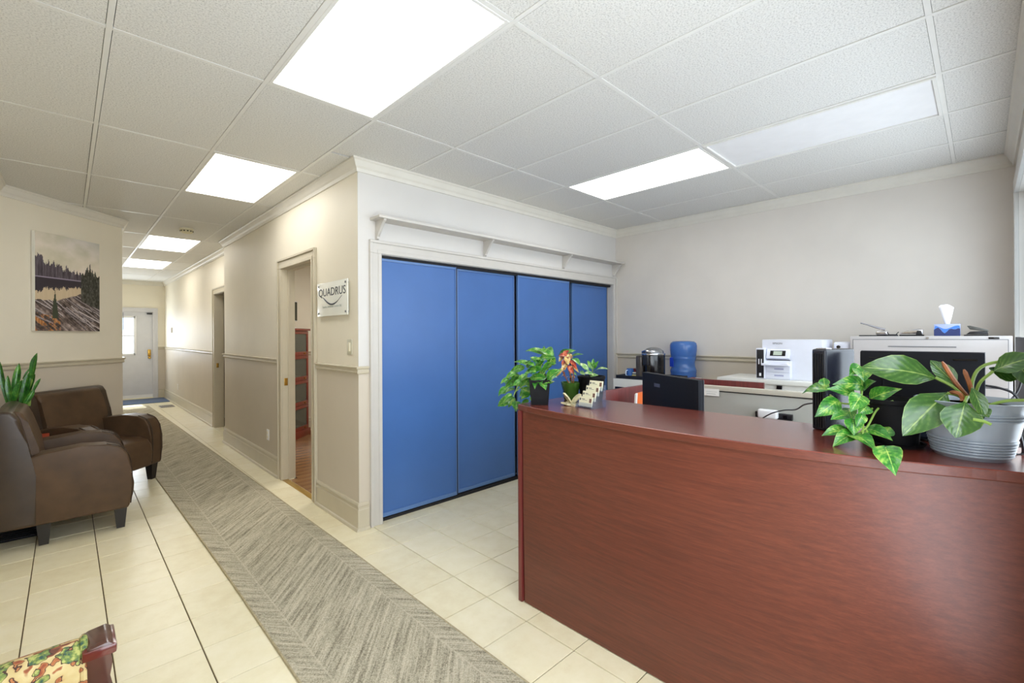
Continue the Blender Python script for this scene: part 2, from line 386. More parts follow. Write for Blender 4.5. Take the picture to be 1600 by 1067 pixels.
# front wall with shop windows, behind the camera
WIN = ((-.35, 1.6, .25, 2.5), (2.0, 4.6, .7, 2.4))
mb = MB(); xs = [XA-T, WIN[0][0], WIN[0][1], WIN[1][0], WIN[1][1], XB]
for i in range(5):
    if i in (1, 3):
        wdw = WIN[i//2]; wallbox(mb, xs[i], YF-.2, xs[i+1], YF, 0, wdw[2]); wallbox(mb, xs[i], YF-.2, xs[i+1], YF, wdw[3], CEIL)
    else: wallbox(mb, xs[i], YF-.2, xs[i+1], YF, 0, CEIL)
struct(mb, 'wall_front', [M_WALLB, M_WALLL])
for i, (x0, x1, z0, z1) in enumerate(WIN):
    e = thing('window_%d' % (i+1), 'shop window in the front wall', 'window', kind='structure')
    f = MB()
    for a in ((x0, z0, x0+.06, z1), (x1-.06, z0, x1, z1), (x0, z0, x1, z0+.06), (x0, z1-.06, x1, z1), ((x0+x1)/2-.03, z0, (x0+x1)/2+.03, z1)): f.box(a[0], YF-.14, a[1], a[2], YF-.07, a[3])
    f.build('window_frame', M_TRIMW, e)
    MB().box(x0+.03, YF-.11, z0+.03, x1-.03, YF-.1, z1-.03).build('pane', M_PANE, e)
    f = MB()
    for a in ((x0-.1, z0-.1, x0, z1+.1), (x1, z0-.1, x1+.1, z1+.1), (x0, z1, x1, z1+.1), (x0, z0-.1, x1, z0)): f.box(a[0], YF, a[1], a[2], YF+.022, a[3], .004)
    f.build('casing', M_TRIMW, e)
# office behind doorway 1 and the dark room behind doorway 2
mb = MB(); wallbox(mb, XN+T, YC+.75, 4.0, YC+.8, 0, CEIL); wallbox(mb, 4.0, YC+.75, 4.1, YJ, 0, CEIL); wallbox(mb, XN+T, YJ-.03, 4.0, YJ, 0, CEIL)
struct(mb, 'wall_office', WM, 'cream office wall with chair rail seen through the doorway')
mb = MB(); wallbox(mb, XF+T+2.1, YJ+T, XF+T+2.2, 9.6, 0, CEIL); wallbox(mb, XF+T, 9.5, XF+T+2.1, 9.6, 0, CEIL); struct(mb, 'wall_side_room', WM)
area('office_light', (2.9, 5.4, 2.6), (0, 0, 0), 1.2, .6, 26, (1, .96, .88))

# floor: grout bed with tiles set on it
fl = MB(); fl.box(XA-T, YF-.2, -.06, XB+T, YC+.8, -.006); fl.box(XA-T, YC+.8, -.06, XF+2.4, YE+T+.3, -.006)
floor = fl.build('floor', M_GROUT, kind='structure', label='cream tiled floor with thin brown grout')
fwd = (math.sin(YAW), math.cos(YAW)); rgt = (math.cos(YAW), -math.sin(YAW))
def pix(x, y, z=0):
    dd = x*fwd[0]+y*fwd[1]
    return (dd, (x*rgt[0]+y*rgt[1])/max(dd, .01))
TS = .3048; GX0, GY0 = 1.668, 3.146; G = .005
tmesh = {}
def tile_mesh(w_, l_):
    key = (round(w_, 3), round(l_, 3))
    if key not in tmesh:
        b = MB(); e = .0016
        vs = [(0, 0, -.006), (w_, 0, -.006), (w_, l_, -.006), (0, l_, -.006), (0, 0, -e), (w_, 0, -e), (w_, l_, -e), (0, l_, -e), (e, e, 0), (w_-e, e, 0), (w_-e, l_-e, 0), (e, l_-e, 0)]
        b.poly(vs, [(0, 1, 5, 4), (1, 2, 6, 5), (2, 3, 7, 6), (3, 0, 4, 7), (4, 5, 9, 8), (5, 6, 10, 9), (6, 7, 11, 10), (7, 4, 8, 11), (8, 9, 10, 11)])
        me = bpy.data.meshes.new('tile'); bmesh.ops.recalc_face_normals(b.b, faces=b.b.faces[:]); b.b.to_mesh(me); b.b.free(); me.materials.append(M_TILE); tmesh[key] = me
    return tmesh[key]
tl = []
for i in range(-11, 13):
    for j in range(-12, 36):
        x0, y0 = GX0+i*TS, GY0+j*TS; x1, y1 = x0+TS, y0+TS
        lim = (XA, XB, YF, YC+.55) if y0 < YC and i >= 0 else (XA if y1 < YA else XL, XF+.14, YF, YE+.1)
        if y0 >= YC-.2 and x0 >= XN-.05 and y0 < YC+.5: lim = (XA, XB, YF, YC+.55)
        x0, x1, y0, y1 = max(x0, lim[0]), min(x1, lim[1]), max(y0, lim[2]), min(y1, lim[3])
        if y0 > YC and x0 < XN+T < x1 and y0 < YJ: x1 = XN+.005 if not (D1[0]-.1 < y0 and y1 < D1[1]+.1) else XN+.06
        if y0 > YC+.2 and x0 >= XN and y0 < YJ: continue
        if x1-x0 < .01 or y1-y0 < .01: continue
        cx, cy = (x0+x1)/2, (y0+y1)/2; dd, sx = pix(cx, cy)
        hid = (.78 < cx < 1.28 and 1.2 < cy < 11) or dd < .5 or abs(sx) > 1.25 or (cx > 2.0 and cy < 1.7) or (CAMH/dd > .85)
        tl.append((hid, dd, x0, y0, x1, y1))
tl.sort(key=lambda q: (q[0], q[1]))
rest = MB()
for k, (hid, dd, x0, y0, x1, y1) in enumerate(tl):
    if k < 300 and not hid:
        o = bpy.data.objects.new('floor_tile', tile_mesh(x1-x0-G, y1-y0-G)); o.location = (x0+G/2, y0+G/2, 0); o.parent = floor; C.objects.link(o)
    else: rest.box(x0+G/2, y0+G/2, -.006, x1-G/2, y1-G/2, 0)
rest.build('floor_tile_rest', M_TILE, floor, kind='stuff')

# ceiling: backing, grid runners, panels
CM = MB(); CM.box(XA-T, YF-.2, CEIL+.05, XB+T, YC+.8, CEIL+.12); CM.box(XA-T, YC+.8, CEIL+.05, 4.1, YE+T, CEIL+.12)
ceiling = CM.build('ceiling', mat('plenum_dark', (90, 88, 84), .9), kind='structure', label='suspended ceiling of textured white panels')
CXO, CYO, CW, CL = .743, 1.372, .6096, 1.2192
LIGHTS = {(0, 0): 1, (0, 2): 2, (4, 0): 3, (0, 5): 4, (0, 7): 5, (4, -1): 6}
pm = {}
def clipc(x0, y0, x1, y1):
    if y0 >= YC-.3: x1 = min(x1, XN if y0 < YJ-.2 else XF)
    return max(x0, XA), max(y0, YF), min(x1, XB), min(y1, YE)
def panel(x0, y0, x1, y1):
    key = (round(x1-x0, 3), round(y1-y0, 3))
    if key not in pm:
        b = MB(); b.box(0, 0, .0, key[0], key[1], .02); me = bpy.data.meshes.new('ceiling_panel'); b.b.to_mesh(me); b.b.free(); me.materials.append(M_CEIL); pm[key] = me
    o = bpy.data.objects.new('ceiling_panel', pm[key]); o.location = (x0, y0, CEIL+random.uniform(-.0015, .0015)); o.parent = ceiling; C.objects.link(o)
for i in range(-4, 8):
    for j in range(-2, 11):
        x0, y0 = CXO+i*CW, CYO+j*CL
        segs = [(x0, y0, x0+CW, y0+CL)]
        if (i, j) in LIGHTS: continue
        if y0 < YC < y0+CL: segs = [(x0, y0, x0+CW, YC), (x0, YC, x0+CW, y0+CL)]
        if i < 1 and len(segs) == 2: segs = [(x0, y0, x0+CW, y0+CL)]
        for sgm in segs:
            a = clipc(*sgm)
            if a[0] >= XN-.01 and a[1] > YC-.1: a = (a[0], a[1], min(a[2], XF), a[3])
            if i < 1 and len(segs) == 1: a = (max(x0, XA if y0 < 3.5 else XL), max(y0, YF), min(x0+CW, XB), min(y0+CL, YE))
            if a[2]-a[0] > .02 and a[3]-a[1] > .02: panel(a[0]+.0135, a[1]+.0125, a[2]-.0135, a[3]-.0125)
rw = .011
for i in range(-3, 8):   # main runners along the hallway direction
    x = CXO+i*CW
    y1 = YA if x < XL else YE if x < XF else YC
    MB().box(x-rw, YF, CEIL-.003, x+rw, y1, CEIL+.004, .0012, seg=1).build('ceiling_runner', M_GRID, ceiling)
for j in range(-1, 11):
    y = CYO+j*CL
    x1 = XB if y < YC else (XN if y < YJ else XF)
    for i in range(-4, 8):
        a, b_ = max(CXO+i*CW, XL if y > YA else XA), min(CXO+(i+1)*CW, x1)
        if b_-a > .05: MB().box(a+rw, y-rw, CEIL-.0026, b_-rw, y+rw, CEIL+.004).build('ceiling_cross_runner', M_GRID, ceiling)

LL = {1: ('large lit ceiling light panel over the runner, nearest the camera', True), 2: ('lit ceiling light panel over the runner, in front of the smoke detector', True),
      3: ('lit ceiling light panel over the blue closet doors and desk', True), 4: ('lit ceiling light panel just beyond the smoke detector', True),
      5: ('farthest lit ceiling light panel, near the exit door', True), 6: ('switched-off smooth white ceiling light panel over the reception desk', False)}
for (i, j), k in LIGHTS.items():
    x0, y0 = CXO+i*CW, CYO+j*CL
    e = thing('ceiling_light', LL[k][0], 'light', (x0+CW/2, y0+CL/2, CEIL), group='ceiling light panels')
    a, b_ = CW/2-rw, CL/2-rw; f = MB(); z0, z1 = (-.004, .012) if k != 6 else (-.012, .012); t_ = .018
    for q in ((-a, -b_, -a+t_, b_), (a-t_, -b_, a, b_), (-a+t_, -b_, a-t_, -b_+t_), (-a+t_, b_-t_, a-t_, b_)): f.box(q[0], q[1], z0, q[2], q[3], z1, .002, seg=1)
    f.build('frame', M_GRID, e)
    MB().box(-a+t_, -b_+t_, -.001, a-t_, b_-t_, .006).build('diffuser', M_DIFF if LL[k][1] else M_PLAST, e)

# mouldings
CROWN = [(0, 0), (.058, 0), (.058, -.012), (.048, -.02), (.03, -.055), (.018, -.068), (.012, -.092), (0, -.092)]
RAIL = [(0, 0), (.024, 0), (.028, -.006), (.024, -.016), (.014, -.022), (.014, -.036), (.018, -.042), (.014, -.054), (0, -.058)]
BASE = [(0, .205), (.008, .205), (.014, .195), (.016, .182), (.012, .176), (.012, .16), (.016, .152), (.016, .024), (.026, .02), (.03, .01), (.03, 0), (0, 0)]
moulding('trim_1', CROWN, [DB[:1]+(YE,), (DB[0], DB[1]), DA, (XL, YA), (XA, YA), (XA, YF), (XB, YF), (XB, YC), (XN, YC), (XN, YJ), (XF, YJ), (XF, YE), (DB[0], YE)], M_CROWN, CEIL, label='pale crown moulding along the walls')
RZ = 1.224
moulding('trim_2', RAIL, [(XN+.075, YC), (XN, YC), (XN, D1[0]-.1)], M_TRIM, RZ, label='chair rail beside the closet')
moulding('trim_3', RAIL, [(XN, D1[1]+.1), (XN, YJ), (XF, YJ), (XF, D2[0]-.1)], M_TRIM, RZ, label='chair rail between the two doorways')
moulding('trim_4', RAIL, [(XF, D2[1]+.1), (XF, YE), (D3[1]+.1, YE)], M_TRIM, RZ, label='chair rail at the end of the hallway')
moulding('trim_5', RAIL, [(DB[0], YE), DB, DA, (XL, YA), (XA, YA), (XA, YF)], M_TRIM, RZ, label='chair rail below the picture')
moulding('trim_6', RAIL, [(XB, YF), (XB, YC)], M_TRIM, RZ, label='chair rail on the back wall')
moulding('baseboard_closet', BASE, [(XN+.075, YC), (XN, YC), (XN, D1[0]-.1)], M_TRIM, 0)
moulding('baseboard_hallway', BASE, [(XN, D1[1]+.1), (XN, YJ), (XF, YJ), (XF, D2[0]-.1)], M_TRIM, 0)
moulding('baseboard_far', BASE, [(XF, D2[1]+.1), (XF, YE), (D3[1]+.1, YE)], M_TRIM, 0)
moulding('baseboard_left', BASE, [(DB[0], YE), DB, DA, (XL, YA), (XA, YA), (XA, YF)], M_TRIM, 0)
moulding('baseboard_back', BASE, [(XB, YF), (XB, YC)], M_TRIM, 0)
moulding('trim_7', RAIL, [(4.0, YC+.8), (4.0, YJ-.03), (XN+T, YJ-.03)], M_TRIM, RZ, label='chair rail in the office')
moulding('baseboard_office', BASE, [(4.0, YC+.8), (4.0, YJ-.03), (XN+T, YJ-.03)], M_TRIM, 0)

# door casings: stepped boards + jamb
def casing_board(e, a0, a1, z0, z1, plane, axis, sgn, vert, inner, m):
    """stepped board: flat plus raised outer back band. axis 'x': wall plane X=plane (faces -X); 'y': wall plane Y (faces -Y)."""
    w_ = .095; b = MB()
    def bx(p0, p1, q0, q1, d0, d1):
        if axis == 'x': b.box(plane-d1, p0, q0, plane-d0, p1, q1, .003, seg=1)
        else: b.box(p0, plane-d1, q0, p1, plane-d0, q1, .003, seg=1)
    if vert:
        outer_hi = not inner
        o0, o1 = (a1-.022, a1) if outer_hi else (a0, a0+.022)
        i0, i1 = (a0, a0+.03) if outer_hi else (a1-.03, a1)
        bx(a0, a1, z0, z1, 0, .014); bx(o0, o1, z0, z1, .014, .026); bx(i0, i1, z0, z1, .014, .019)
    else:
        bx(a0, a1, z0, z1, 0, .014); bx(a0, a1, z1-.022, z1, .014, .026); bx(a0, a0+.022, z0, z1-.022, .014, .026); bx(a1-.022, a1, z0, z1-.022, .014, .026)
        bx(a0+.065, a1-.065, z0, z0+.03, .014, .019)
    return b.build('casing', m, e)
def door_frame(name, label, plane, axis, a0, a1, top, depth, m=M_TRIM):
    e = thing(name, label, 'door frame', kind='structure'); w_ = .095
    casing_board(e, a0-w_, a0, 0, top, plane, axis, -1, True, True, m)
    casing_board(e, a1, a1+w_, 0, top, plane, axis, -1, True, False, m)
    casing_board(e, a0-w_, a1+w_, top, top+w_, plane, axis, -1, False, False, m)
    for (p0, p1, q0, q1) in ((a0-.01, a0+.004, 0, top-.004), (a1-.004, a1+.01, 0, top-.004), (a0-.01, a1+.01, top-.004, top+.01)):
        b = MB()
        if axis == 'x': b.box(plane-.002, p0, q0, plane+depth, p1, q1)
        else: b.box(p0, plane-.002, q0, p1, plane+depth, q1)
        b.build('jamb', m, e)
    return e
e1 = door_frame('door_1', 'open office doorway with stepped taupe casing', XN, 'x', D1[0], D1[1], D1[2], T)
b = MB(); b.box(XN+.05, D1[1]-.016, 0, XN+.065, D1[1]-.003, D1[2]-.004); b.box(XN+.05, D1[0]+.004, D1[2]-.016, XN+.065, D1[1]-.016, D1[2]-.003); b.build('door_stop', M_TRIM, e1)
MB().box(XN+.015, D1[1]-.008, .955, XN+.047, D1[1]-.003, 1.03, .001).build('strike_plate', M_BRASS, e1, label='brass strike plate')
MB().box(XN-.005, D1[0], -.004, XN+.05, D1[1], .004, .002).build('threshold', mat('gold_strip', (196, 160, 84), .3, metal=.6), e1, label='gold threshold strip')
e2 = door_frame('door_2', 'farther doorway just past the step in the hallway wall', XF, 'x', D2[0], D2[1], D2[2], T)
MB().box(XF+.015, D2[1]-.008, .96, XF+.047, D2[1]-.003, 1.03, .001).build('strike_plate', M_BRASS, e2, label='brass strike plate')
MB().box(XF+.06, D2[0]+.04, .01, XF+.10, D2[0]+.78, 2.1, .003).xf(Matrix.Translation((XF+.08, D2[0]+.02, 0)) @ Matrix.Rotation(-1.25, 4, 'Z') @ Matrix.Translation((-(XF+.08), -(D2[0]+.02), 0))).build('door_leaf', M_TRIMW, e2)
# exit door
e3 = door_frame('door_3', 'grey exit door with a square window at the end of the hallway', YE, 'y', D3[0], D3[1], D3[2], T, m=mat('exit_trim', (204, 203, 206), .4))
M_EXIT = mat('exit_door_paint', (206, 206, 210), .4)
WX0, WX1, WZ0, WZ1 = .68, 1.15, 1.05, 1.93
b = MB()
for q in ((D3[0], 0.02, WX0, D3[2]), (WX1, .02, D3[1], D3[2]), (WX0, .02, WX1, WZ0), (WX0, WZ1, WX1, D3[2])): b.box(q[0], YE+.03, q[1], q[2], YE+.075, q[3])
b.build('door_leaf', M_EXIT, e3)
b = MB(); t_ = .05
for q in ((WX0-.02, WZ0-.02, WX0+t_-.02, WZ1+.02), (WX1-t_+.02, WZ0-.02, WX1+.02, WZ1+.02), (WX0, WZ0-.02, WX1, WZ0+t_-.02), (WX0, WZ1-t_+.02, WX1, WZ1+.02)): b.box(q[0], YE+.018, q[1], q[2], YE+.085, q[3], .004)
b.build('window_frame', M_PLAST, e3)
b = MB(); b.box(WX0, YE+.04, 1.475, WX1, YE+.06, 1.50); b.build('glazing_bar', M_PLAST, e3)
MB().box(WX0, YE+.05, WZ0, WX1, YE+.055, WZ1).build('pane', M_PANE, e3)
b = MB(); b.box(1.375, YE+.008, 1.0, 1.435, YE+.03, 1.16, .008); b.build('lock_plate', M_BRASS, e3, label='brass lock plate')
MB().lathe([(0, 0), (.02, .005), (.03, .02), (.03, .035), (.018, .045), (.012, .06), (.02, .064)], 16).xf(Matrix.Translation((1.405, YE+.008, .97)) @ Matrix.Rotation(PI/2, 4, 'X')).build('knob', M_BRASS, e3, label='round brass knob')
b = MB(); b.box(1.36, YE-.03, 1.995, 1.46, YE+.03, 2.03, .006); b.build('door_closer', M_BLACK, e3, label='small black door closer')
b = MB(); b.tube([(.93, YE-.01, 2.03), (.93, YE-.012, 1.62)], .006, 6); b.build('blind_wand', M_GREYP, e3)
MB().box(D3[0], YE-.02, -.004, D3[1], YE+.1, .03, .004).build('threshold', M_IVORY, e3)
MB().box(D3[0], YE+.02, .03, D3[1], YE+.03, .10).build('sweep', M_PLAST, e3)

# outside, seen through the exit door
gm = mat('snow_ground', (236, 238, 244), .9); MB().box(-30, YE+.5, -.5, 40, 60, -.2).build('ground', gm, kind='structure', label='pale ground outside the exit door')
h_ = thing('neighbouring_house', 'pale house with white-framed windows seen through the exit door', 'house', (0, 24, -.3))
MB().box(-6, 0, 0, 9, 6, 3.4).build('wall', mat('house_siding', (232, 236, 244), .8), h_)
for wx in (1.2, 2.9):
    f = MB()
    for q in ((wx, 1.2, wx+.1, 2.6), (wx+1.2, 1.2, wx+1.3, 2.6), (wx, 1.2, wx+1.3, 1.3), (wx, 2.5, wx+1.3, 2.6), (wx+.6, 1.2, wx+.7, 2.6), (wx, 1.85, wx+1.3, 1.95)): dz_ = .012 if q[2]-q[0] > 1 else 0; f.box(q[0]+dz_, -.06-dz_, q[1], q[2]-dz_, .02-dz_, q[3])
    w_ = f.build('window', M_PLAST, h_); MB().box(wx+.05, -.02, 1.25, wx+1.25, -.005, 2.55).build('pane', mat('dull_pane', (206, 212, 222), .3), w_)
MB().prism([(-.4, 3.4), (6.4, 3.4), (3, 4.4)], 'x', -6.4, 9.4).build('roof', mat('snowy_roof', (226, 230, 238), .9), h_)
tb = MB(); rnd = random.Random(3)
for k in range(70):
    x, z = rnd.uniform(0, 4.2), rnd.uniform(2.2, 5.0); a = rnd.uniform(0, PI); L_ = rnd.uniform(.2, .7)
    tb.tube([(x, 19+rnd.uniform(-1, 1), z), (x+L_*math.cos(a), 19.2, z+L_*math.sin(a))], .025, 4)
tb.tube([(2.1, 19, -.3), (2.2, 19, 2.5), (1.8, 19, 4.6)], [.14, .1, .05], 8)
tag(tb.build('bare_tree', mat('bark_grey', (176, 176, 182), .9)), 'bare grey tree branches seen through the exit door window', 'tree')

# ------------------------------------------------------------------ closet doors and shelf
cf = thing('trim_8', 'pale stepped casing around the blue closet doors', 'trim', kind='structure')
casing_board(cf, CX0-.1, CX0, 0, CZ, YC, 'y', -1, True, True, M_TRIMW)
casing_board(cf, CX1, XB-.002, 0, CZ, YC, 'y', -1, True, False, M_TRIMW)
casing_board(cf, CX0-.1, XB-.002, CZ, CZ+.1, YC, 'y', -1, False, False, M_TRIMW)
b = MB(); b.box(CX0-.01, YC-.002, 0, CX0+.004, YC+T+.01, CZ-.004); b.box(CX1-.004, YC-.002, 0, CX1+.01, YC+T+.01, CZ-.004); b.box(CX0-.01, YC-.002, CZ-.004, CX1+.01, YC+T+.01, CZ+.01); b.build('jamb', M_TRIMW, cf)
MB().box(CX0, YC+.03, CZ-.03, CX1, YC+.09, CZ, ).build('top_track', M_DARK, cf)
PANS = [(CX0+.008, 2.505, .035), (2.525, 3.255, .06), (3.275, 4.11, .035), (4.215, CX1-.006, .085)]
PL = ['widest blue sliding closet door, nearest the hallway corner', 'blue sliding closet door second from the hallway corner', 'blue sliding closet door behind the small potted plants', 'narrow blue closet door nearest the back wall']
for k, (x0, x1, dy) in enumerate(PANS):
    e = thing('door_%d' % (k+4), PL[k], 'closet door', (0, 0, 0), kind='structure')
    y0 = YC+dy
    MB().box(x0+.013, y0+.002, .05, x1-.019, y0+.02, CZ-.03).build('panel', M_BLUE, e)
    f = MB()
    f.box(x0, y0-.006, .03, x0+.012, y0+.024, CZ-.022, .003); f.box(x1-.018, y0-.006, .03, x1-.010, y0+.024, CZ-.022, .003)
    MB().box(x1-.010, y0-.007, .03, x1, y0+.024, CZ-.022, .002).build('seam', M_NAVY, e)  # navy strip paints the shade of the gap beside this door
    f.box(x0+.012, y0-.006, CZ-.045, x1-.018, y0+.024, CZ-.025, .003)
    f.build('edge_strip', M_BLUEDK, e)  # edge strips; their lighter blue also paints in the edge highlight
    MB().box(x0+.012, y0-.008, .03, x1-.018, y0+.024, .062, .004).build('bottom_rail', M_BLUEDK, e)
MB().box(CX0, YC+.03, -.002, CX1, YC+.1, .022).build('bottom_track', M_DARK, cf)

sh = thing('wall_shelf', 'long narrow white shelf on four brackets above the blue closet doors', 'shelf', (0, YC, 2.33))
MB().box(1.655, -.15, 0, 4.985, 0, .02, .003).build('shelf_board', M_TRIMW, sh)
for x in (1.71, 2.80, 3.95, 4.93):
    b = MB(); pts = [(0, 0), (-.135, 0), (-.135, -.012), (-.118, -.022), (-.085, -.05), (-.05, -.1), (-.03, -.118), (-.028, -.135), (0, -.145)]
    b.prism(pts, 'x', x-.011, x+.011, .002, seg=1); b.build('bracket', M_TRIMW, sh)

# ------------------------------------------------------------------ reception desk
DT = 1.073
def curve_top(y):   # bowed front edge of the countertop
    pts = [(1.80, 1.762), (1.565, 1.735), (1.333, 1.704), (.98, 1.683), (.73, 1.686), (.51, 1.697), (.33, 1.722), (.18, 1.757), (.047, 1.805), (-.1, 1.872)]
    for (ya, xa), (yb, xb) in zip(pts, pts[1:]):
        if ya >= y >= yb: t = (ya-y)/(ya-yb); return xa+(xb-xa)*t
    return pts[0][1] if y > 1.8 else pts[-1][1]
def curve_s(y, k=.12): return sum(curve_top(y+k*q) for q in (-1, -.5, 0, .5, 1))/5
def curve_base(y): return 1.776+(.09*max(0, .9-y)**1.5)
dk = thing('reception_desk', 'mahogany reception desk with bowed front panel and curved counter top', 'desk', (0, 0, 0))
N = 40; ys = [1.785-k*(1.785+.12)/N for k in range(N+1)]
b = MB(); vs = []; 
for y in ys:
    x = curve_s(y) if y < 1.68 else curve_s(1.68)+(y-1.68)*.28; vs += [(x, y, DT-.003), (x+.003, y, DT), (2.245, y, DT), (2.245, y, DT-.032), (x+.002, y, DT-.032), (x, y, DT-.029)]
b.poly(vs, [(i*6+j, (i+1)*6+j, (i+1)*6+(j+1) % 6, i*6+(j+1) % 6) for i in range(N) for j in range(6)]+[tuple(range(6)), tuple(range(N*6+5, N*6-1, -1))], smooth=False)
for f_ in b.b.faces:
    if f_.calc_center_median().z < DT-.002: f_.material_index = 1
b.build('countertop', [M_TOP, M_DESK], dk)
b = MB(); vs = []; z0, z1 = .006, DT-.032
for y in ys:
    if y > 1.745: continue
    xt, xb = curve_s(y)+.014, curve_base(y)
    vs += [(xb, y, z0), (xb*.5+xt*.5-.004, y, (z0+z1)/2), (xt, y, z1), (xt+.022, y, z1), (xb+.03, y, z0)]
n_ = len(vs)//5
b.poly(vs, [(i*5+j, (i+1)*5+j, (i+1)*5+(j+1) % 5, i*5+(j+1) % 5) for i in range(n_-1) for j in range(5)]+[tuple(range(5)), tuple(range((n_-1)*5+4, (n_-1)*5-1, -1))], smooth=True)
b.build('front_panel', M_DESK, dk)
MB().box(1.765, 1.748, .004, 2.245, 1.775, DT-.032, .002).build('end_panel', M_DESKX, dk)
MB().box(2.22, .0, .70, 2.242, 1.745, DT-.032).build('back_panel', M_DESKX, dk)
MB().box(2.50, 1.735, .004, 3.89, 1.765, DT+.008, .002).build('return_panel', M_DESKX, dk)
MB().box(2.23, 1.738, .004, 2.50, 1.762, .74, .002).build('side_panel', M_DESKX, dk)
MB().box(3.875, 1.19, .004, 3.905, 1.735, DT, .002).build('rear_panel', M_DESKX, dk)
MB().box(1.86, -.10, .715, 2.80, 1.735, .74, .003).build('worktop', M_TOP, dk)
MB().box(2.80, 1.2, .004, 2.83, 1.73, .715).build('support_panel', M_DESKX, dk)

# ------------------------------------------------------------------ runner and mats
rug = thing('runner_rug', 'long beige and grey chevron-woven runner down the hallway', 'rug', (1.03, 1.2, 0))
# centre line drifts slightly because the runner lies a little askew
mbr = MB(); L0, L1 = -1.2, 11.1; n = 60; vs = []
def rugx(y): yy = y+1.2; return (.0 if yy < 3 else -.012*(yy-3)**1.1*1.0)+0.0
for k in range(n+1):
    y = L0+(L1-L0)*k/n; cx = rugx(y)
    for xx, zz in ((-.335, 0), (-.335, .008), (.335, .008), (.335, 0)): vs.append((cx+xx, y, zz+.001))
mbr.poly(vs, [(i*4+j, (i+1)*4+j, (i+1)*4+(j+1) % 4, i*4+(j+1) % 4) for i in range(n) for j in range(4)]+[(0, 1, 2, 3), (n*4+3, n*4+2, n*4+1, n*4)])
mbr.build('pile', M_RUG, rug)
for sx in (-1, 1):
    MB().tube([(rugx(L0+(L1-L0)*k/30)+sx*.337, L0+(L1-L0)*k/30, .0065) for k in range(31)], .0055, 6).build('binding', M_RUGEDGE, rug)
tag(MB().box(.5, 12.75, .001, 1.66, 13.72, .012, .003).build('door_mat', mat('blue_grey_mat', (84, 98, 122), .95, var=.15, vscale=80, bump=.5)), 'dark blue-grey mat in front of the exit door', 'mat')
v_ = thing('floor_vent', 'small brown floor register beside the far hallway baseboard', 'vent', (1.50, 11.95, 0))
MB().box(-.12, -.2, .0005, .12, .2, .005, .002).build('frame', mat('vent_brown', (126, 118, 106), .5), v_)
for k in range(6): MB().box(-.1+k*.035, -.17, .005, -.085+k*.035, .17, .009).build('slat', mat('vent_dark', (92, 82, 70), .5), v_)
v_ = thing('rubber_mat', 'black ridged mat under the near leather armchair', 'mat', (-.27, 4.95, 0))
MB().box(-.14, -.12, .001, .14, .35, .010, .002).build('base', M_BLACKM, v_)
b = MB()
for k in range(10): b.box(-.135, -.11+k*.045, .010, .135, -.09+k*.045, .014)
b.build('ridges', M_BLACK, v_)

# ------------------------------------------------------------------ leather armchairs
def club_chair(label, loc, rz, wid=.78):
    e = thing('leather_armchair', label, 'armchair', loc, rz, group='brown leather armchairs')
    W = wid/2; A = .155
    for sy in (-1, 1):
        y0, y1 = (W-A, W) if sy > 0 else (-W, -W+A)
        pts = [(.10, .155), (.10, .60), (.24, .645), (.45, .665), (.58, .655), (.66, .62), (.705, .55), (.72, .45), (.722, .30), (.712, .18), (.70, .155)]
        b = MB(); b.prism(pts, 'y', y0, y1, .028, seg=4); b.build('armrest', M_LEATH, e)
        yy = y0 if sy < 0 else y1   # welt along the outer front edge
        for q in (y0+.022, y1-.022):
            b = MB(); b.tube([(p[0]+.003*(p[0] > .6), q, p[1]+.002) for p in smooth3([(.58, .655), (.66, .62), (.705, .55), (.722, .45), (.724, .30), (.714, .18)])], .004, 6); b.build('piping', M_LEATHD, e)
    pts = [(.03, .155), (-.005, .5), (-.01, .86), (.01, .93), (.05, .958), (.10, .95), (.135, .90), (.175, .72), (.215, .50), (.225, .155)]
    b = MB(); b.prism(pts, 'y', -W-.003, W+.003, .03, seg=4)
    for v in b.b.verts:   # crown of the back is gently arched
        if v.co.z > .8: v.co.z += .018*(1-(v.co.y/W)**2)
    b.build('backrest', M_LEATHD, e)
    pts = [(.10, .40), (.06, .90), (.10, .947), (.145, .935), (.175, .86), (.225, .68), (.27, .40)]
    b = MB(); b.prism(pts, 'y', -W+.085, W-.085, .03, seg=4); b.build('back_cushion', M_LEATH, e)
    pts = [(.20, .16), (.20, .435), (.45, .460), (.62, .455), (.70, .430), (.738, .375), (.752, .30), (.745, .21), (.728, .16)]
    b = MB(); b.prism(pts, 'y', -W+A+.003, W-A-.003, .022, seg=4); b.build('seat_cushion', M_LEATH, e)
    for x in (.25, .66):
        for y in (-W+.07, W-.07):
            b = MB(); s0, s1 = .024, .038
            b.poly([(x-s0, y-s0, 0), (x+s0, y-s0, 0), (x+s0, y+s0, 0), (x-s0, y+s0, 0), (x-s1, y-s1, .165), (x+s1, y-s1, .165), (x+s1, y+s1, .165), (x-s1, y+s1, .165)], [(0, 1, 2, 3), (4, 5, 6, 7), (0, 1, 5, 4), (1, 2, 6, 5), (2, 3, 7, 6), (3, 0, 4, 7)])
            b.build('leg', M_LEG, e)
    return e
def smooth3(p2): return smooth_curve([(a, 0, c) for a, c in p2], 4) and [(v.x, v.z) for v in smooth_curve([(a, 0, c) for a, c in p2], 4)]
club_chair('dark brown leather armchair nearest the camera, its side towards the runner', (-.37, 4.93, 0), 0)
club_chair('dark brown leather armchair standing against the diagonal wall under the picture', (-.075, 6.195, 0), -PI/4)

st = thing('side_table', 'small red-brown wooden side table between the two leather armchairs', 'table', (-.26, 5.475, 0))
MB().box(-.15, -.14, .605, .15, .14, .63, .004).build('tabletop', mat('red_wood', (176, 62, 34), .3, var=.1), st)
for x in (-.12, .12):
    for y in (-.11, .11): MB().box(x-.017, y-.017, 0, x+.017, y+.017, .605, .003).build('leg', M_CHERRY, st)

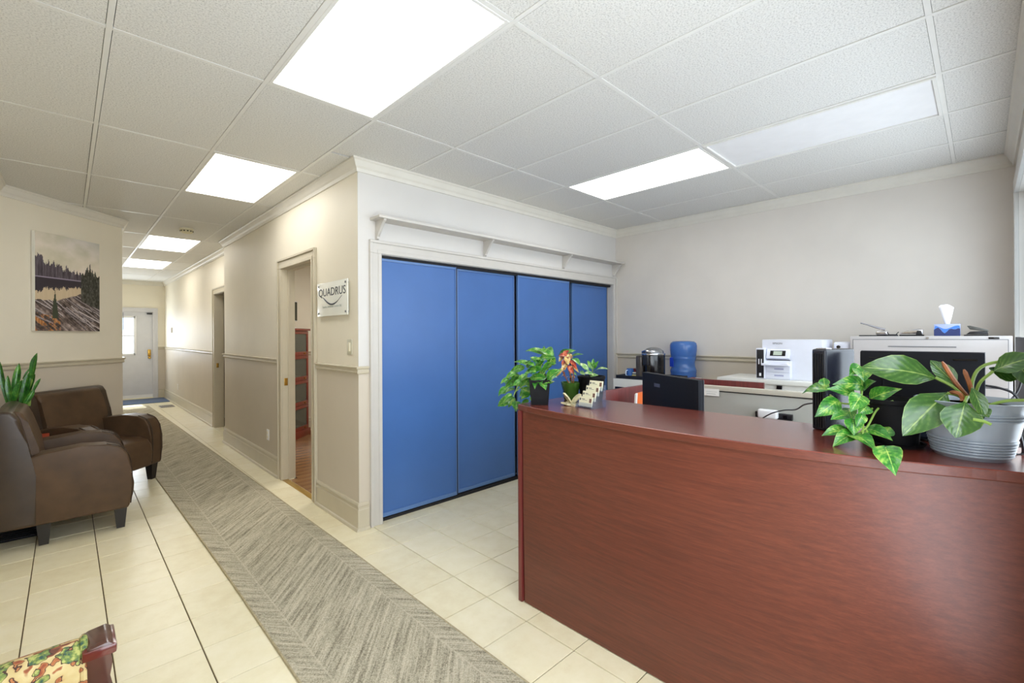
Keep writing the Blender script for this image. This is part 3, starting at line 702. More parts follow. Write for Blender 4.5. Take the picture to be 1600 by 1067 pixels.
# ------------------------------------------------------------------ leaves
def leaf(parent, base, tip, wid, m, bend=.12, fold=.25, nrm=(-.55, -.35, .75), prof='heart', name='leaf', twist=0):
    B, Tp = Vector(base), Vector(tip); ax = Tp-B; L_ = ax.length; ax.normalize()
    N = Vector(nrm); N = (N-ax*N.dot(ax)).normalized(); S = ax.cross(N).normalized()
    if twist: R_ = Matrix.Rotation(twist, 3, ax); N = R_ @ N; S = R_ @ S
    P_ = {'heart': [(0, .02), (.06, .55), (.18, .95), (.34, 1), (.52, .86), (.7, .58), (.86, .26), (1, .01)],
          'lance': [(0, .03), (.12, .35), (.3, .85), (.48, 1), (.64, .9), (.8, .6), (.92, .28), (1, .01)],
          'blade': [(0, .55), (.2, .8), (.4, .95), (.6, 1), (.75, .88), (.88, .55), (.96, .22), (1, .01)]}[prof]
    b = bmesh.new(); uvl = b.loops.layers.uv.new('UVMap'); rows = []; us = (-1, -.5, 0, .5, 1)
    for t, w_ in P_:
        r = []
        for u in us:
            lift = fold*abs(u)*w_*wid*.5+.02*wid*math.sin(7*t+u*2)
            back = -.10*L_*abs(u)*(1-t)**3 if prof == 'heart' else 0
            p = B+ax*(t*L_+back)+S*(u*w_*wid*.5)+N*(lift+bend*L_*math.sin(PI*t)*.9-bend*L_*.25*t)
            r.append(b.verts.new(p))
        rows.append(r)
    for i in range(len(rows)-1):
        for k in range(4):
            f = b.faces.new((rows[i][k], rows[i][k+1], rows[i+1][k+1], rows[i+1][k])); f.smooth = True
            for lp, (kk, ii) in zip(f.loops, ((k, i), (k+1, i), (k+1, i+1), (k, i+1))): lp[uvl].uv = (.5+us[kk]*.5, P_[ii][0])
    me = bpy.data.meshes.new(name); b.to_mesh(me); b.free(); me.materials.append(m)
    o = bpy.data.objects.new(name, me); C.objects.link(o)
    if parent:
        o.parent = parent; o.matrix_parent_inverse = Matrix.Translation(parent.location).inverted()
    return o
def stems(parent, lst, m, r=.003, name='stem'):
    for pts in lst:
        b = MB(); b.tube(smooth_curve(pts, 5), r, 6); o = b.build(name, m, parent); o.matrix_parent_inverse = Matrix.Translation(parent.location).inverted()

# snake plant on the side table
sp = thing('snake_plant', 'snake plant with upright dark green leaves behind the near leather armchair', 'plant', (-.30, 5.475, .63))
MB().lathe([(0, 0), (.055, 0), (.075, .10), (.078, .11), (.066, .11), (.06, .095), (0, .095)], 20).build('pot', mat('plain_clay_pot', (120, 96, 80), .7), sp)
for bs, tp, w_ in (((-0.343, 5.53, 0.908), (-0.387, 5.53, 1.259), 0.0338), ((-0.327, 5.5, 0.92), (-0.344, 5.5, 1.149), 0.0363), ((-0.317, 5.56, 0.954), (-0.283, 5.56, 1.242), 0.0474), ((-0.31, 5.5, 0.897), (-0.263, 5.5, 1.107), 0.0573), ((-0.272, 5.53, 0.89), (-0.228, 5.53, 1.161), 0.0475), ((-0.262, 5.56, 1.108), (-0.221, 5.56, 1.197), 0.0159), ((-0.236, 5.53, 0.96), (-0.191, 5.53, 1.148), 0.0478), ((-0.209, 5.53, 1.096), (-0.179, 5.53, 1.325), 0.0507), ((-0.256, 5.5, 0.891), (-0.194, 5.5, 1.022), 0.0368), ((-0.201, 5.5, 1.002), (-0.158, 5.5, 1.111), 0.0266)):
    leaf(sp, bs, tp, w_, L_SNAKE, .03, .5, (-.2, -1, .1), 'blade', twist=random.uniform(-.5, .5))
for pts in ([(-0.232, 5.53, 0.885), (-0.232, 5.53, 0.933), (-0.232, 5.53, 0.97)], [(-0.225, 5.53, 0.884), (-0.217, 5.53, 1.011), (-0.209, 5.53, 1.107)], [(-0.304, 5.53, 0.862), (-0.308, 5.53, 0.914), (-0.315, 5.53, 0.967)], [(-.30, 5.475, .69), (-0.283, 5.53, 0.806), (-0.283, 5.53, 0.912)]):
    stems(sp, [pts], M_STEM, .008)

# trailing pothos at the right end of the counter
pp = thing('pothos', 'trailing heart-leaved pothos in a ribbed black pot in front of the wide black screen', 'plant', (2.02, .215, DT))
b = MB(); prof = [(0, 0), (.062, 0), (.066, .012), (.078, .14), (.084, .142), (.084, .155), (.076, .155), (.072, .135), (0, .135)]
b.lathe(prof, 48)
for v in b.b.verts:
    a = math.atan2(v.co.y, v.co.x); r = math.hypot(v.co.x, v.co.y)
    if .012 < v.co.z < .14 and r > .06: v.co.x *= 1+.03*math.cos(24*a); v.co.y *= 1+.03*math.cos(24*a)
b.build('pot', M_POTB, pp)
MB().lathe([(0, 0), (.080, 0), (.086, .012), (.078, .012), (.08, .004), (0, .004)], 28).build('saucer', M_POTB, pp)
MB().lathe([(0, .137), (.071, .137)], 20).build('soil', M_SOIL, pp)
for bs, tp, w_ in (((2.0, 0.297, 1.271), (1.95, 0.373, 1.271), 0.0427), ((1.97, 0.319, 1.24), (1.93, 0.387, 1.256), 0.0336), ((1.99, 0.397, 1.246), (2.04, 0.49, 1.221), 0.0514), ((1.95, 0.362, 1.211), (1.9, 0.417, 1.156), 0.0452), ((1.93, 0.29, 1.238), (1.88, 0.31, 1.189), 0.0434), ((1.97, 0.331, 1.185), (1.92, 0.313, 1.154), 0.0315), ((1.93, 0.329, 1.168), (1.9, 0.37, 1.153), 0.0376),
                   ((1.91, 0.328, 1.118), (1.86, 0.388, 1.101), 0.0350), ((1.89, 0.302, 1.114), (1.83, 0.351, 1.075), 0.0407), ((1.88, 0.305, 1.111), (1.8, 0.233, 1.087), 0.0427), ((1.92, 0.273, 1.131), (1.87, 0.2, 1.112), 0.0386), ((1.93, 0.224, 1.115), (1.95, 0.217, 1.143), 0.0295), ((1.76, 0.205, 1.106), (1.685, 0.175, 1.048), 0.0518), ((1.98, 0.266, 1.229), (1.94, 0.185, 1.271), 0.0395), ((2.0, 0.288, 1.258), (1.97, 0.254, 1.289), 0.0335),
                   ((1.93, 0.274, 1.205), (1.9, 0.293, 1.178), 0.0345), ((2.0, 0.408, 1.26), (2.02, 0.414, 1.287), 0.0259), ((1.99, 0.304, 1.336), (1.96, 0.327, 1.303), 0.0314), ((1.99, 0.297, 1.323), (1.94, 0.283, 1.287), 0.0447), ((1.9, 0.307, 1.159), (1.87, 0.3, 1.113), 0.0388), ((1.9, 0.282, 1.179), (1.88, 0.295, 1.138), 0.0256)):
    leaf(pp, bs, tp, w_*1.35, L_POTHOS, .12, .3, (-.75, -.3, .6), twist=random.uniform(-.35, .35))
stems(pp, [[(2.02, .215, 1.22), (1.96, 0.286, 1.189), (2.0, 0.297, 1.271)], [(2.04, .21, 1.21), (1.95, 0.293, 1.211), (1.97, 0.319, 1.24)], [(1.96, 0.295, 1.21), (1.96, 0.349, 1.205), (1.98, 0.387, 1.229)], [(2.0, 0.212, 1.212), (1.95, 0.246, 1.199), (1.9, 0.267, 1.145), (1.88, 0.283, 1.125)],
           [(1.9, 0.274, 1.138), (1.84, 0.244, 1.092), (1.76, 0.205, 1.106)], [(2.05, .2, 1.21), (1.98, 0.262, 1.222), (1.98, 0.266, 1.229)], [(2.0, 0.297, 1.271), (2.0, 0.298, 1.307), (1.99, 0.3, 1.332)], [(1.95, 0.284, 1.191), (1.92, 0.306, 1.159), (1.9, 0.312, 1.12)], [(1.96, 0.263, 1.196), (1.92, 0.28, 1.173), (1.87, 0.276, 1.117)]], M_STEM, .0032)

# philodendron in the grey ringed pot
ph = thing('philodendron', 'broad-leaved plant in a large grey ringed pot at the right end of the counter', 'plant', (1.995, .028, DT))
b = MB(); prof = [(0, 0), (.083, 0), (.087, .006)]
for k in range(6): z = .012+k*.0085; r = .088+z*.21; prof += [(r+.0022, z), (r+.0022, z+.004), (r-.0008, z+.006)]
prof += [(.088+.07*.21, .07), (.088+.115*.21, .115)]
for k in range(3): z = .12+k*.008; r = .089+z*.21; prof += [(r+.002, z), (r+.002, z+.003), (r-.001, z+.005)]
prof += [(.118, .15), (.128, .166), (.132, .172), (.128, .174), (.116, .160), (.112, .15), (0, .15)]
b.lathe(prof, 48).build('pot', mat('grey_ringed_pot', (150, 160, 172), .3, var=.02), ph)
MB().lathe([(0, .156), (.113, .156)], 24).build('soil', M_SOIL, ph)
for bs, tp, w_, bd in ((*((1.96, 0.105, 1.308), (1.88, 0.28, 1.341), 0.1007), .13), (*((1.93, 0.077, 1.267), (1.82, 0.171, 1.141), 0.1018), .12), (*((1.97, 0.056, 1.285), (2.0, 0.119, 1.363), 0.0553), .03), (*((1.95, -0.02, 1.338), (1.93, -0.106, 1.386), 0.0639), .1), (*((2.0, -0.064, 1.363), (1.93, -0.106, 1.286), 0.0565), .1), (*((1.86, 0.037, 1.251), (1.82, 0.056, 1.151), 0.0924), .08), (*((1.88, 0.024, 1.293), (1.84, -0.001, 1.209), 0.0371), .1), (*((1.86, 0.011, 1.232), (1.84, -0.01, 1.215), 0.0401), .1)):
    leaf(ph, bs, tp, w_, L_PHIL, bd, .22, (-.75, -.25, .6), 'lance', twist=random.uniform(-.2, .2))
leaf(ph, *((2.02, -0.012, 1.343), (1.99, -0.082, 1.329), 0.0704), L_PHIL, .08, .25, (-.6, .2, -.75), 'lance')
stems(ph, [[(1.985, .03, 1.235), (1.95, 0.064, 1.284), (1.96, 0.105, 1.31)], [(1.98, .03, 1.235), (1.93, 0.053, 1.261), (1.93, 0.077, 1.267)], [(1.98, .02, 1.235), (1.95, 0.009, 1.298), (1.95, -0.02, 1.338)], [(1.98, .02, 1.235), (1.98, 0.023, 1.304), (1.97, -0.005, 1.355), (1.96, -0.093, 1.377)],
           [(1.98, .02, 1.235), (1.9, 0.009, 1.233), (1.9, -0.042, 1.257), (1.9, -0.092, 1.265)], [(1.985, .03, 1.235), (1.9, 0.032, 1.262), (1.86, 0.037, 1.251)], [(1.83, 0.021, 1.207), (1.83, -0.0, 1.204), (1.83, -0.015, 1.197)]], M_STEM, .0045)
stems(ph, [[(1.985, .025, 1.24), (1.96, 0.06, 1.299), (1.97, 0.09, 1.361)], [(1.985, .02, 1.24), (1.94, 0.028, 1.292), (1.95, 0.041, 1.34)], [(1.9, 0.042, 1.252), (1.9, 0.05, 1.27), (1.92, 0.071, 1.272)]], M_STEMB, [.009]+[.006]*9+[.0025], 'sheath')

# pothos in the black square pot at the far left end of the counter
pl = thing('pothos', 'bushy bright pothos in a square black pot at the left end of the counter', 'plant', (1.865, 1.705, DT))
b = MB(); b.lathe([(0, 0), (.064, 0), (.077, .125), (.082, .127), (.082, .135), (.074, .135), (.072, .12), (0, .12)], 4, rot=PI/4+.8, smooth=False); b.build('pot', M_POTB, pl)
MB().lathe([(0, .122), (.066, .122)], 4, rot=PI/4+.7).build('soil', M_SOIL, pl)
for bs, tp, w_ in (((1.95, 1.745, 1.344), (1.93, 1.878, 1.36), 0.0328), ((1.95, 1.731, 1.348), (1.95, 1.745, 1.391), 0.0327), ((1.93, 1.675, 1.332), (1.93, 1.796, 1.365), 0.0356), ((1.92, 1.767, 1.297), (1.9, 1.808, 1.325), 0.0328), ((1.91, 1.729, 1.32), (1.9, 1.617, 1.331), 0.0287), ((1.93, 1.842, 1.275), (1.9, 1.939, 1.295), 0.0298), ((1.93, 1.889, 1.257), (1.9, 1.984, 1.22), 0.0377), ((1.9, 1.725, 1.26), (1.9, 1.85, 1.235), 0.0322), ((1.88, 1.679, 1.217), (1.86, 1.786, 1.205), 0.0351),
                   ((1.88, 1.651, 1.212), (1.9, 1.573, 1.267), 0.0453), ((1.86, 1.689, 1.162), (1.85, 1.606, 1.197), 0.0385), ((1.87, 1.713, 1.149), (1.86, 1.781, 1.194), 0.0425), ((1.93, 1.927, 1.183), (1.9, 2.024, 1.136), 0.0381), ((1.93, 1.911, 1.162), (1.9, 1.951, 1.188), 0.0342), ((1.93, 1.833, 1.115), (1.9, 1.887, 1.143), 0.0409), ((1.93, 2.027, 1.13), (1.9, 2.058, 1.091), 0.0313), ((1.93, 1.988, 1.075), (1.9, 2.088, 1.013), 0.0426), ((1.93, 1.95, 1.051), (1.9, 1.925, 1.0), 0.0422),
                   ((1.93, 1.972, 1.072), (1.9, 1.991, 1.016), 0.0308), ((1.84, 1.714, 1.116), (1.82, 1.686, 1.076), 0.0456), ((1.95, 1.664, 1.296), (1.95, 1.716, 1.344), 0.0428), ((1.93, 1.971, 1.123), (1.9, 2.024, 1.094), 0.0347), ((1.92, 1.662, 1.286), (1.9, 1.725, 1.238), 0.0424), ((1.9, 1.673, 1.269), (1.92, 1.625, 1.295), 0.0317), ((1.88, 1.755, 1.213), (1.86, 1.666, 1.171), 0.0431), ((1.94, 1.746, 1.318), (1.9, 1.759, 1.265), 0.0364), ((1.97, 1.738, 1.372), (1.95, 1.669, 1.335), 0.0329), ((1.88, 1.805, 1.173), (1.86, 1.723, 1.138), 0.0400)):
    leaf(pl, bs, tp, w_*1.35, L_POTHOS, .15, .3, (-.75, -.2, .6), twist=random.uniform(-.6, .6))
rl = random.Random(11)
for k in range(26):
    a = rl.uniform(0, 2*PI); r = rl.uniform(.02, .085); z = DT+rl.uniform(.10, .24)
    bs = (1.865+r*math.cos(a), 1.72+r*math.sin(a), z); L_ = rl.uniform(.05, .075)
    tp = (bs[0]+L_*math.cos(a)*.9, bs[1]+L_*math.sin(a)*.9, z+rl.uniform(-.035, .02))
    leaf(pl, bs, tp, rl.uniform(.032, .046), L_POTHOS, .15, .3, (-.3, -.1, .9))
for k in range(30):
    y = rl.uniform(1.72, 1.965); z = rl.uniform(1.06, 1.24) if y > 1.80 else rl.uniform(1.16, 1.27)
    x = rl.uniform(1.85, 1.95); L_ = rl.uniform(.06, .085)
    dy, dz = (rl.uniform(.3, .7), rl.uniform(-.85, -.3)) if y > 1.82 else (rl.uniform(-.3, .6), rl.uniform(-.2, .5))
    leaf(pl, (x, y, z), (x-.03, y+L_*dy, z+L_*dz), rl.uniform(.03, .042), L_POTHOS, .15, .3, (-.8, -.2, .6))
stems(pl, [[(1.865, 1.705, 1.2), (1.92, 1.743, 1.265), (1.95, 1.745, 1.344)], [(1.865, 1.705, 1.2), (1.92, 1.793, 1.244), (1.91, 1.849, 1.268)], [(1.865, 1.705, 1.2), (1.9, 1.824, 1.207), (1.88, 1.872, 1.176), (1.84, 1.885, 1.097)], [(1.865, 1.705, 1.2), (1.92, 1.695, 1.267), (1.93, 1.67, 1.328)], [(1.88, 1.684, 1.182), (1.85, 1.676, 1.108), (1.84, 1.704, 1.113)], [(1.865, 1.705, 1.2), (1.88, 1.821, 1.172), (1.85, 1.879, 1.126)]], M_STEM, .0028)

# croton cutting in green glass
cr = thing('croton', 'red and green croton in a green glass pot between two black pots', 'plant', (2.10, 1.672, DT))
MB().lathe([(0, 0), (.036, 0), (.040, .008), (.047, .062), (.049, .064), (.058, .105), (.055, .105), (.046, .065), (.036, .01), (0, .01)], 28).build('glass_pot', M_GREENG, cr)
MB().lathe([(0, .012), (.036, .012), (.044, .06), (0, .062)], 20).build('soil', mat('dark_moss', (52, 66, 30), .9, var=.4, vscale=60), cr)
for bs, tp, w_, m in ((*((2.06, 1.733, 1.329), (2.04, 1.591, 1.366), 0.0374), L_CROTG), (*((2.0, 1.623, 1.331), (1.99, 1.675, 1.333), 0.0429), L_CROTR), (*((2.04, 1.627, 1.333), (2.02, 1.662, 1.358), 0.0362), L_CROTR), (*((2.03, 1.615, 1.319), (2.0, 1.508, 1.348), 0.0180), L_CROTG), (*((2.0, 1.586, 1.321), (1.98, 1.51, 1.287), 0.0318), L_CROTG), (*((2.0, 1.618, 1.302), (1.97, 1.631, 1.25), 0.0286), L_CROTV), (*((1.97, 1.621, 1.268), (1.95, 1.655, 1.221), 0.0283), L_CROTV),
                   (*((2.0, 1.6, 1.314), (1.98, 1.536, 1.265), 0.0284), L_CROTR), (*((2.0, 1.614, 1.32), (1.97, 1.63, 1.278), 0.0321), L_CROTR), (*((2.0, 1.627, 1.334), (1.98, 1.593, 1.287), 0.0358), L_CROTV), (*((2.05, 1.626, 1.343), (2.02, 1.63, 1.312), 0.0326), L_CROTV), (*((2.02, 1.589, 1.303), (2.0, 1.538, 1.246), 0.0214), L_CROTV), (*((1.99, 1.601, 1.286), (1.98, 1.562, 1.239), 0.0248), L_CROTR), (*((2.03, 1.661, 1.343), (2.0, 1.678, 1.3), 0.0255), L_CROTV)):
    leaf(cr, bs, tp, w_, m, .15, .3, (-.75, -.3, .6), 'lance', twist=random.uniform(-.5, .5))
for k in range(14):
    a = rl.uniform(0, 2*PI); z = DT+rl.uniform(.13, .225); L_ = rl.uniform(.03, .05); r = rl.uniform(.0, .03)
    bs = (2.07+r*math.cos(a), 1.672+r*math.sin(a), z)
    leaf(cr, bs, (bs[0]+L_*math.cos(a)*.8, bs[1]+L_*math.sin(a)*.8, z+rl.uniform(-.03, .015)), rl.uniform(.012, .024), (L_CROTV, L_CROTR, L_CROTV, L_CROTG)[k % 4], .15, .3, (-.4, -.2, .9), 'lance')
stems(cr, [[(2.105, 1.655, 1.14), (2.06, 1.644, 1.226), (2.02, 1.634, 1.283), (2.03, 1.628, 1.333)], [(2.105, 1.655, 1.13), (2.05, 1.669, 1.207), (2.0, 1.651, 1.251)], [(2.105, 1.655, 1.14), (2.05, 1.613, 1.246), (2.02, 1.602, 1.299)]], M_STEMB, .003)

# small variegated plant in the round black pot
vp = thing('variegated_plant', 'small cream and green plant in a round ribbed black pot behind the card holder', 'plant', (2.17, 1.577, DT))
b = MB(); b.lathe([(0, 0), (.058, 0), (.062, .01), (.074, .125), (.08, .128), (.08, .142), (.073, .142), (.07, .125), (0, .125)], 40)
for v in b.b.verts:
    a = math.atan2(v.co.y, v.co.x); r = math.hypot(v.co.x, v.co.y)
    if .01 < v.co.z < .126 and r > .058: v.co.x *= 1+.025*math.cos(20*a); v.co.y *= 1+.025*math.cos(20*a)
b.build('pot', M_POTB, vp)
MB().lathe([(0, .128), (.069, .128)], 20).build('soil', M_SOIL, vp)
for bs, tp, w_, m in ((*((2.12, 1.554, 1.245), (2.1, 1.606, 1.291), 0.0290), L_VARI), (*((2.1, 1.509, 1.245), (2.06, 1.385, 1.271), 0.0213), L_VARI), (*((2.13, 1.539, 1.253), (2.12, 1.567, 1.306), 0.0253), L_POTHOS), (*((2.13, 1.539, 1.264), (2.13, 1.534, 1.318), 0.0217), L_POTHOS), (*((2.13, 1.53, 1.257), (2.13, 1.499, 1.305), 0.0216), L_POTHOS), (*((2.11, 1.529, 1.272), (2.1, 1.491, 1.292), 0.0251), L_POTHOS), (*((2.08, 1.564, 1.236), (2.08, 1.494, 1.233), 0.0252), L_VARI), (*((2.08, 1.465, 1.231), (2.08, 1.52, 1.221), 0.0210), L_VARI), (*((2.08, 1.555, 1.226), (2.1, 1.606, 1.244), 0.0215), L_VARI)):
    leaf(vp, bs, tp, w_, m, .12, .3, (-.7, -.3, .65), 'lance', twist=random.uniform(-.3, .3))
stems(vp, [[(2.17, 1.577, 1.2), (2.13, 1.539, 1.253), (2.13, 1.539, 1.296)], [(2.17, 1.577, 1.2), (2.1, 1.509, 1.238)], [(2.17, 1.577, 1.2), (2.1, 1.543, 1.24)]], M_STEM, .003)

# stone leaf ornament
lo_ = thing('leaf_ornament', 'cream stone ornament shaped like curled maple leaves beside the card holder', 'ornament', (1.945, 1.545, DT), .5)
def slab_leaf(pts, h, name, M_):
    b = MB(); b.prism(pts, 'z', 0, h, .0025, seg=2); bmesh.ops.triangulate(b.b, faces=[f for f in b.b.faces if len(f.verts) > 5])
    b.xf(M_); b.build(name, M_STONE, lo_)
star = []
for k in range(14):
    a = 2*PI*k/14; r = (.052, .030)[k % 2]*(1+.25*math.sin(k*1.7)); star.append((r*math.cos(a), r*math.sin(a)))
slab_leaf(star, .010, 'leaf_base', Matrix.Translation((0, 0, .002)) @ Matrix.Rotation(.12, 4, 'X'))
wing = [(0, 0), (.012, -.022), (.04, -.03), (.062, -.022), (.07, -.012), (.064, 0), (.072, .012), (.055, .02), (.05, .03), (.03, .026), (.01, .02)]
slab_leaf(wing, .008, 'leaf_wing', Matrix.Translation((.004, -.004, .008)) @ Matrix.Rotation(-1.0, 4, 'Z') @ Matrix.Rotation(-.75, 4, 'Y'))
slab_leaf(wing, .008, 'leaf_wing', Matrix.Translation((-.004, .004, .008)) @ Matrix.Rotation(2.1, 4, 'Z') @ Matrix.Rotation(-.95, 4, 'Y'))

# business card holder
ch = thing('card_holder', 'clear stepped holder with four stacks of business cards on the counter', 'card holder', (1.905, 1.44, DT), -.12)
b = MB(); wd = .056
for y in (-wd, wd-.002):   # stepped side walls
    pts = [(0, 0), (.115, 0), (.115, .115), (.098, .115), (.094, .088), (.070, .085), (.066, .062), (.044, .058), (.040, .036), (.018, .032), (.010, .008)]
    b.prism(pts, 'y', y, y+.002)
for k in range(4): x, z = .012+k*.026, .006+k*.026; b.box(x-.004, -wd, z, x-.002, wd, z+.022); b.box(x-.004, -wd, z-.002, x+.024, wd, z)
b.box(0, -wd, 0, .115, wd, .002); b.box(.113, -wd, 0, .115, wd, .115)
b.build('holder', M_ACRYL, ch)
skin = mat('photo_tone', (110, 80, 70), .6)
for k in range(4):
    c_ = thing('business_cards', ['lowest', 'second lowest', 'second highest', 'highest'][k]+' stack of cream business cards in the clear holder', 'cards', (0, 0, 0), group='business cards in the clear holder')
    c_.location = ch.location; c_.rotation_euler = ch.rotation_euler
    x, z = .016+k*.026, .008+k*.026
    Mx = Matrix.Translation((x, 0, z)) @ Matrix.Rotation(.18, 4, 'Y')
    MB().box(0, -.045, 0, .006, .045, .050).xf(Mx).build('cards', mat('cream_card', (222, 218, 190), .6), c_)
    b = MB(); b.box(-.0006, .006, .036, 0, .026, .039); b.box(-.0006, -.01, .031, 0, .024, .0325); b.box(-.0006, .033, .030, 0, .041, .041)
    b.xf(Mx).build('print', M_INK, c_)
    MB().box(-.0007, -.041, .022, 0, -.026, .042).xf(Mx).build('portrait', skin, c_)

# ------------------------------------------------------------------ electronics and stationery on the desk
mo = thing('monitor', 'black monitor seen from behind, small grey label on its back, beyond the counter', 'monitor', (2.427, 1.2315, .74), -.535)
MB().box(-.012, -.276, .13, .018, .276, .48, .006).build('back_shell', M_BLACKM, mo)
MB().box(.018, -.276, .13, .024, .276, .48, .002).build('bezel', M_BLACK, mo)
MB().box(-.014, .075, .405, -.012, .135, .425).build('label_plate', mat('label_grey', (70, 72, 92), .5), mo, label='small grey rectangular label')
MB().box(-.035, -.03, .0, -.012, .03, .25, .004).build('stand', M_BLACK, mo); MB().box(-.08, -.11, 0, .08, .11, .012, .004).build('stand_base', M_BLACK, mo)

m2 = thing('monitor', 'wide black screen seen from behind, above the two right-hand pots', 'monitor', (2.20, .163, DT), 0)
MB().box(-.012, -.168, .022, .016, .168, .312, .006).build('back_shell', M_BLACKM, m2)
b = MB(); b.box(-.026, -.10, .10, -.012, .10, .24, .008); b.build('rear_bulge', M_BLACKM, m2)
b = MB(); b.box(-.0135, .085, .285, -.012, .14, .288); b.box(-.0135, -.15, .283, -.012, -.09, .289); b.build('vent_slots', M_BLACKG, m2)
MB().box(.016, -.168, .022, .02, .168, .312, .001).build('bezel', M_BLACK, m2)
MB().prism([(-.045, 0), (.045, 0), (.026, .12), (-.026, .12)], 'x', -.022, -.006, .003).build('stand', mat('stand_blue_black', (44, 56, 78), .35), m2)
MB().box(-.058, -.105, 0, .035, .105, .010, .004).build('stand_base', M_BLACKG, m2)

tw = thing('computer_tower', 'slim black upright unit with grooved front on the counter beside the trailing plant', 'computer', (2.155, .432, DT), -.42)
b = MB(); b.box(-.045, -.027, 0, .125, .030, .318, .010, seg=3); b.build('case', mat('tower_black', (22, 25, 38), .25), tw)
b = MB()
for k in range(5): b.box(-.049, -.021+k*.0095, .012, -.044, -.017+k*.0095, .185); b.box(-.049, -.021+k*.0095, .195, -.044, -.017+k*.0095, .30)
b.build('front_grooves', M_BLACK, tw)
MB().box(-.03, -.02, .317, .0, .022, .321, .001).build('silver_badge', M_CHROME, tw)
tag(MB().tube(smooth_curve([(2.9, 0.911, 0.95), (2.85, 0.836, 1.002), (2.75, 0.744, 1.043), (2.6, 0.652, 1.074), (2.45, 0.578, 1.123), (2.25, 0.487, 1.162)], 6), .0035, 6).build('power_cable', M_BLACK), 'thin black cable running from the white adapter to the slim black unit', 'cable')
for i, (lab, pts) in enumerate((('black cable looping on the counter at its right end', [(2.2, -0.002, 1.275), (2.2, -0.037, 1.269), (2.2, -0.07, 1.251), (2.2, -0.085, 1.203), (2.15, -0.058, 1.175), (2.1, -0.043, 1.138), (2.1, -0.053, 1.111), (2.1, -.062, 1.078), (2.12, -.085, 1.078), (2.1, -0.078, 1.135), (2.1, -0.068, 1.157), (2.15, -0.051, 1.148)]),
        ('black cable hanging past the right side of the tall filing cabinet', [(2.3, -0.091, 1.3), (2.3, -0.083, 1.26), (2.3, -0.067, 1.226), (2.25, -0.05, 1.21)]),
        ('thin dark cable standing up from the counter behind the grey ringed pot', [(2.2, -0.065, 1.18), (2.15, -0.062, 1.145), (2.12, -0.056, 1.109)]))):
    tag(MB().tube(smooth_curve(pts, 6), [.0042, .003, .0025][i], 6).build('cable', M_BLACK), lab, 'cable')

of = thing('orange_folder', 'orange folder with white papers standing on the worktop left of the black monitor', 'folder', (2.725, 1.60, .74))
b = MB(); b.prism([(-.06, 0), (.13, 0), (.13, .33), (-.02, .325)], 'y', -.004, .004); b.build('cover', M_ORANGE, of)
b = MB(); b.prism([(-.075, 0), (-.058, 0), (-.018, .325), (-.036, .318)], 'y', -.006, .006); b.build('papers', M_PAPER, of)

# ------------------------------------------------------------------ cabinets
def cab(name, label, x0, x1, y0, y1, z1, m, drawers, mtop=None, fascia=0):
    e = thing(name, label, 'cabinet', ((x0+x1)/2, (y0+y1)/2, 0)); hx, hy = (x1-x0)/2, (y1-y0)/2
    b = MB(); b.box(-hx, -hy, 0, hx, hy, z1, .004)
    b.build('body', m, e)
    MB().box(-hx-.004, -hy+.018, drawers[0][0]-.004, -hx+.01, hy-.018, drawers[-1][1]+.004).build('gap', M_GREYP, e)
    for (a, c) in drawers:
        MB().box(-hx-.014, -hy+.022, a, -hx, hy-.022, c, .003).build('drawer', m, e)
    return e, hx, hy
gc = thing('partition_panel', 'low grey partition panel with a beige top rail and paper label behind the counter', 'partition', (3.46, 1.04, 0))
MB().box(-.02, -.455, .0, .02, .455, 1.03, .003).build('panel', M_CABG, gc)
MB().box(-.032, -.455, 1.037, .022, .455, 1.07, .003).build('top_rail', M_CABT, gc)
MB().box(-.026, -.455, 1.03, .02, .455, 1.037).build('shadow_gap', M_DARK, gc)
for y in (-.45, .45): MB().box(-.024, y-.006, 0, .024, y+.006, 1.037, .002).build('edge_strip', M_CABT, gc)
o = MB().box(-.002, -.06, -.026, 0, .06, .026).build('paper_label', M_PAPER, gc, loc=(-.034, .37, 1.022))
b = MB(); b.box(-.003, -.035, -.012, -.002, .03, -.009); b.box(-.003, -.045, .004, -.002, .035, .006); b.build('handwriting', M_INKF, o)
pb = thing('power_bar', 'black power bar mounted on the grey filing cabinet just above the counter edge', 'power bar', (3.425, .985, .90))
MB().box(-.02, -.11, -.02, .012, .115, .02, .004).build('bar', M_BLACK, pb)
for y in (-.07, .06): MB().box(-.022, y-.012, -.01, -.019, y+.012, .01).build('socket', M_BLACKG, pb)
tag(MB().box(3.352, .95, .885, 3.402, 1.07, .945, .014, seg=3).build('power_adapter', M_PLAST), 'rounded white adapter plugged into the black power bar', 'adapter')

wc, hx, hy = cab('filing_cabinet', 'low off-white filing cabinet under the printer', 4.2, 4.72, .86, 1.66, 1.068, M_CABW, [(.08, .53), (.55, .985)])
MB().box(-hx-.02, -hy-.005, 1.035, hx, hy+.005, 1.07, .003).build('cabinet_top', M_CABW, wc)
b = MB(); b.box(-hx-.024, -.115, 1.0, -hx-.01, -.075, 1.03, .002); b.build('lock', M_BLACKG, wc)

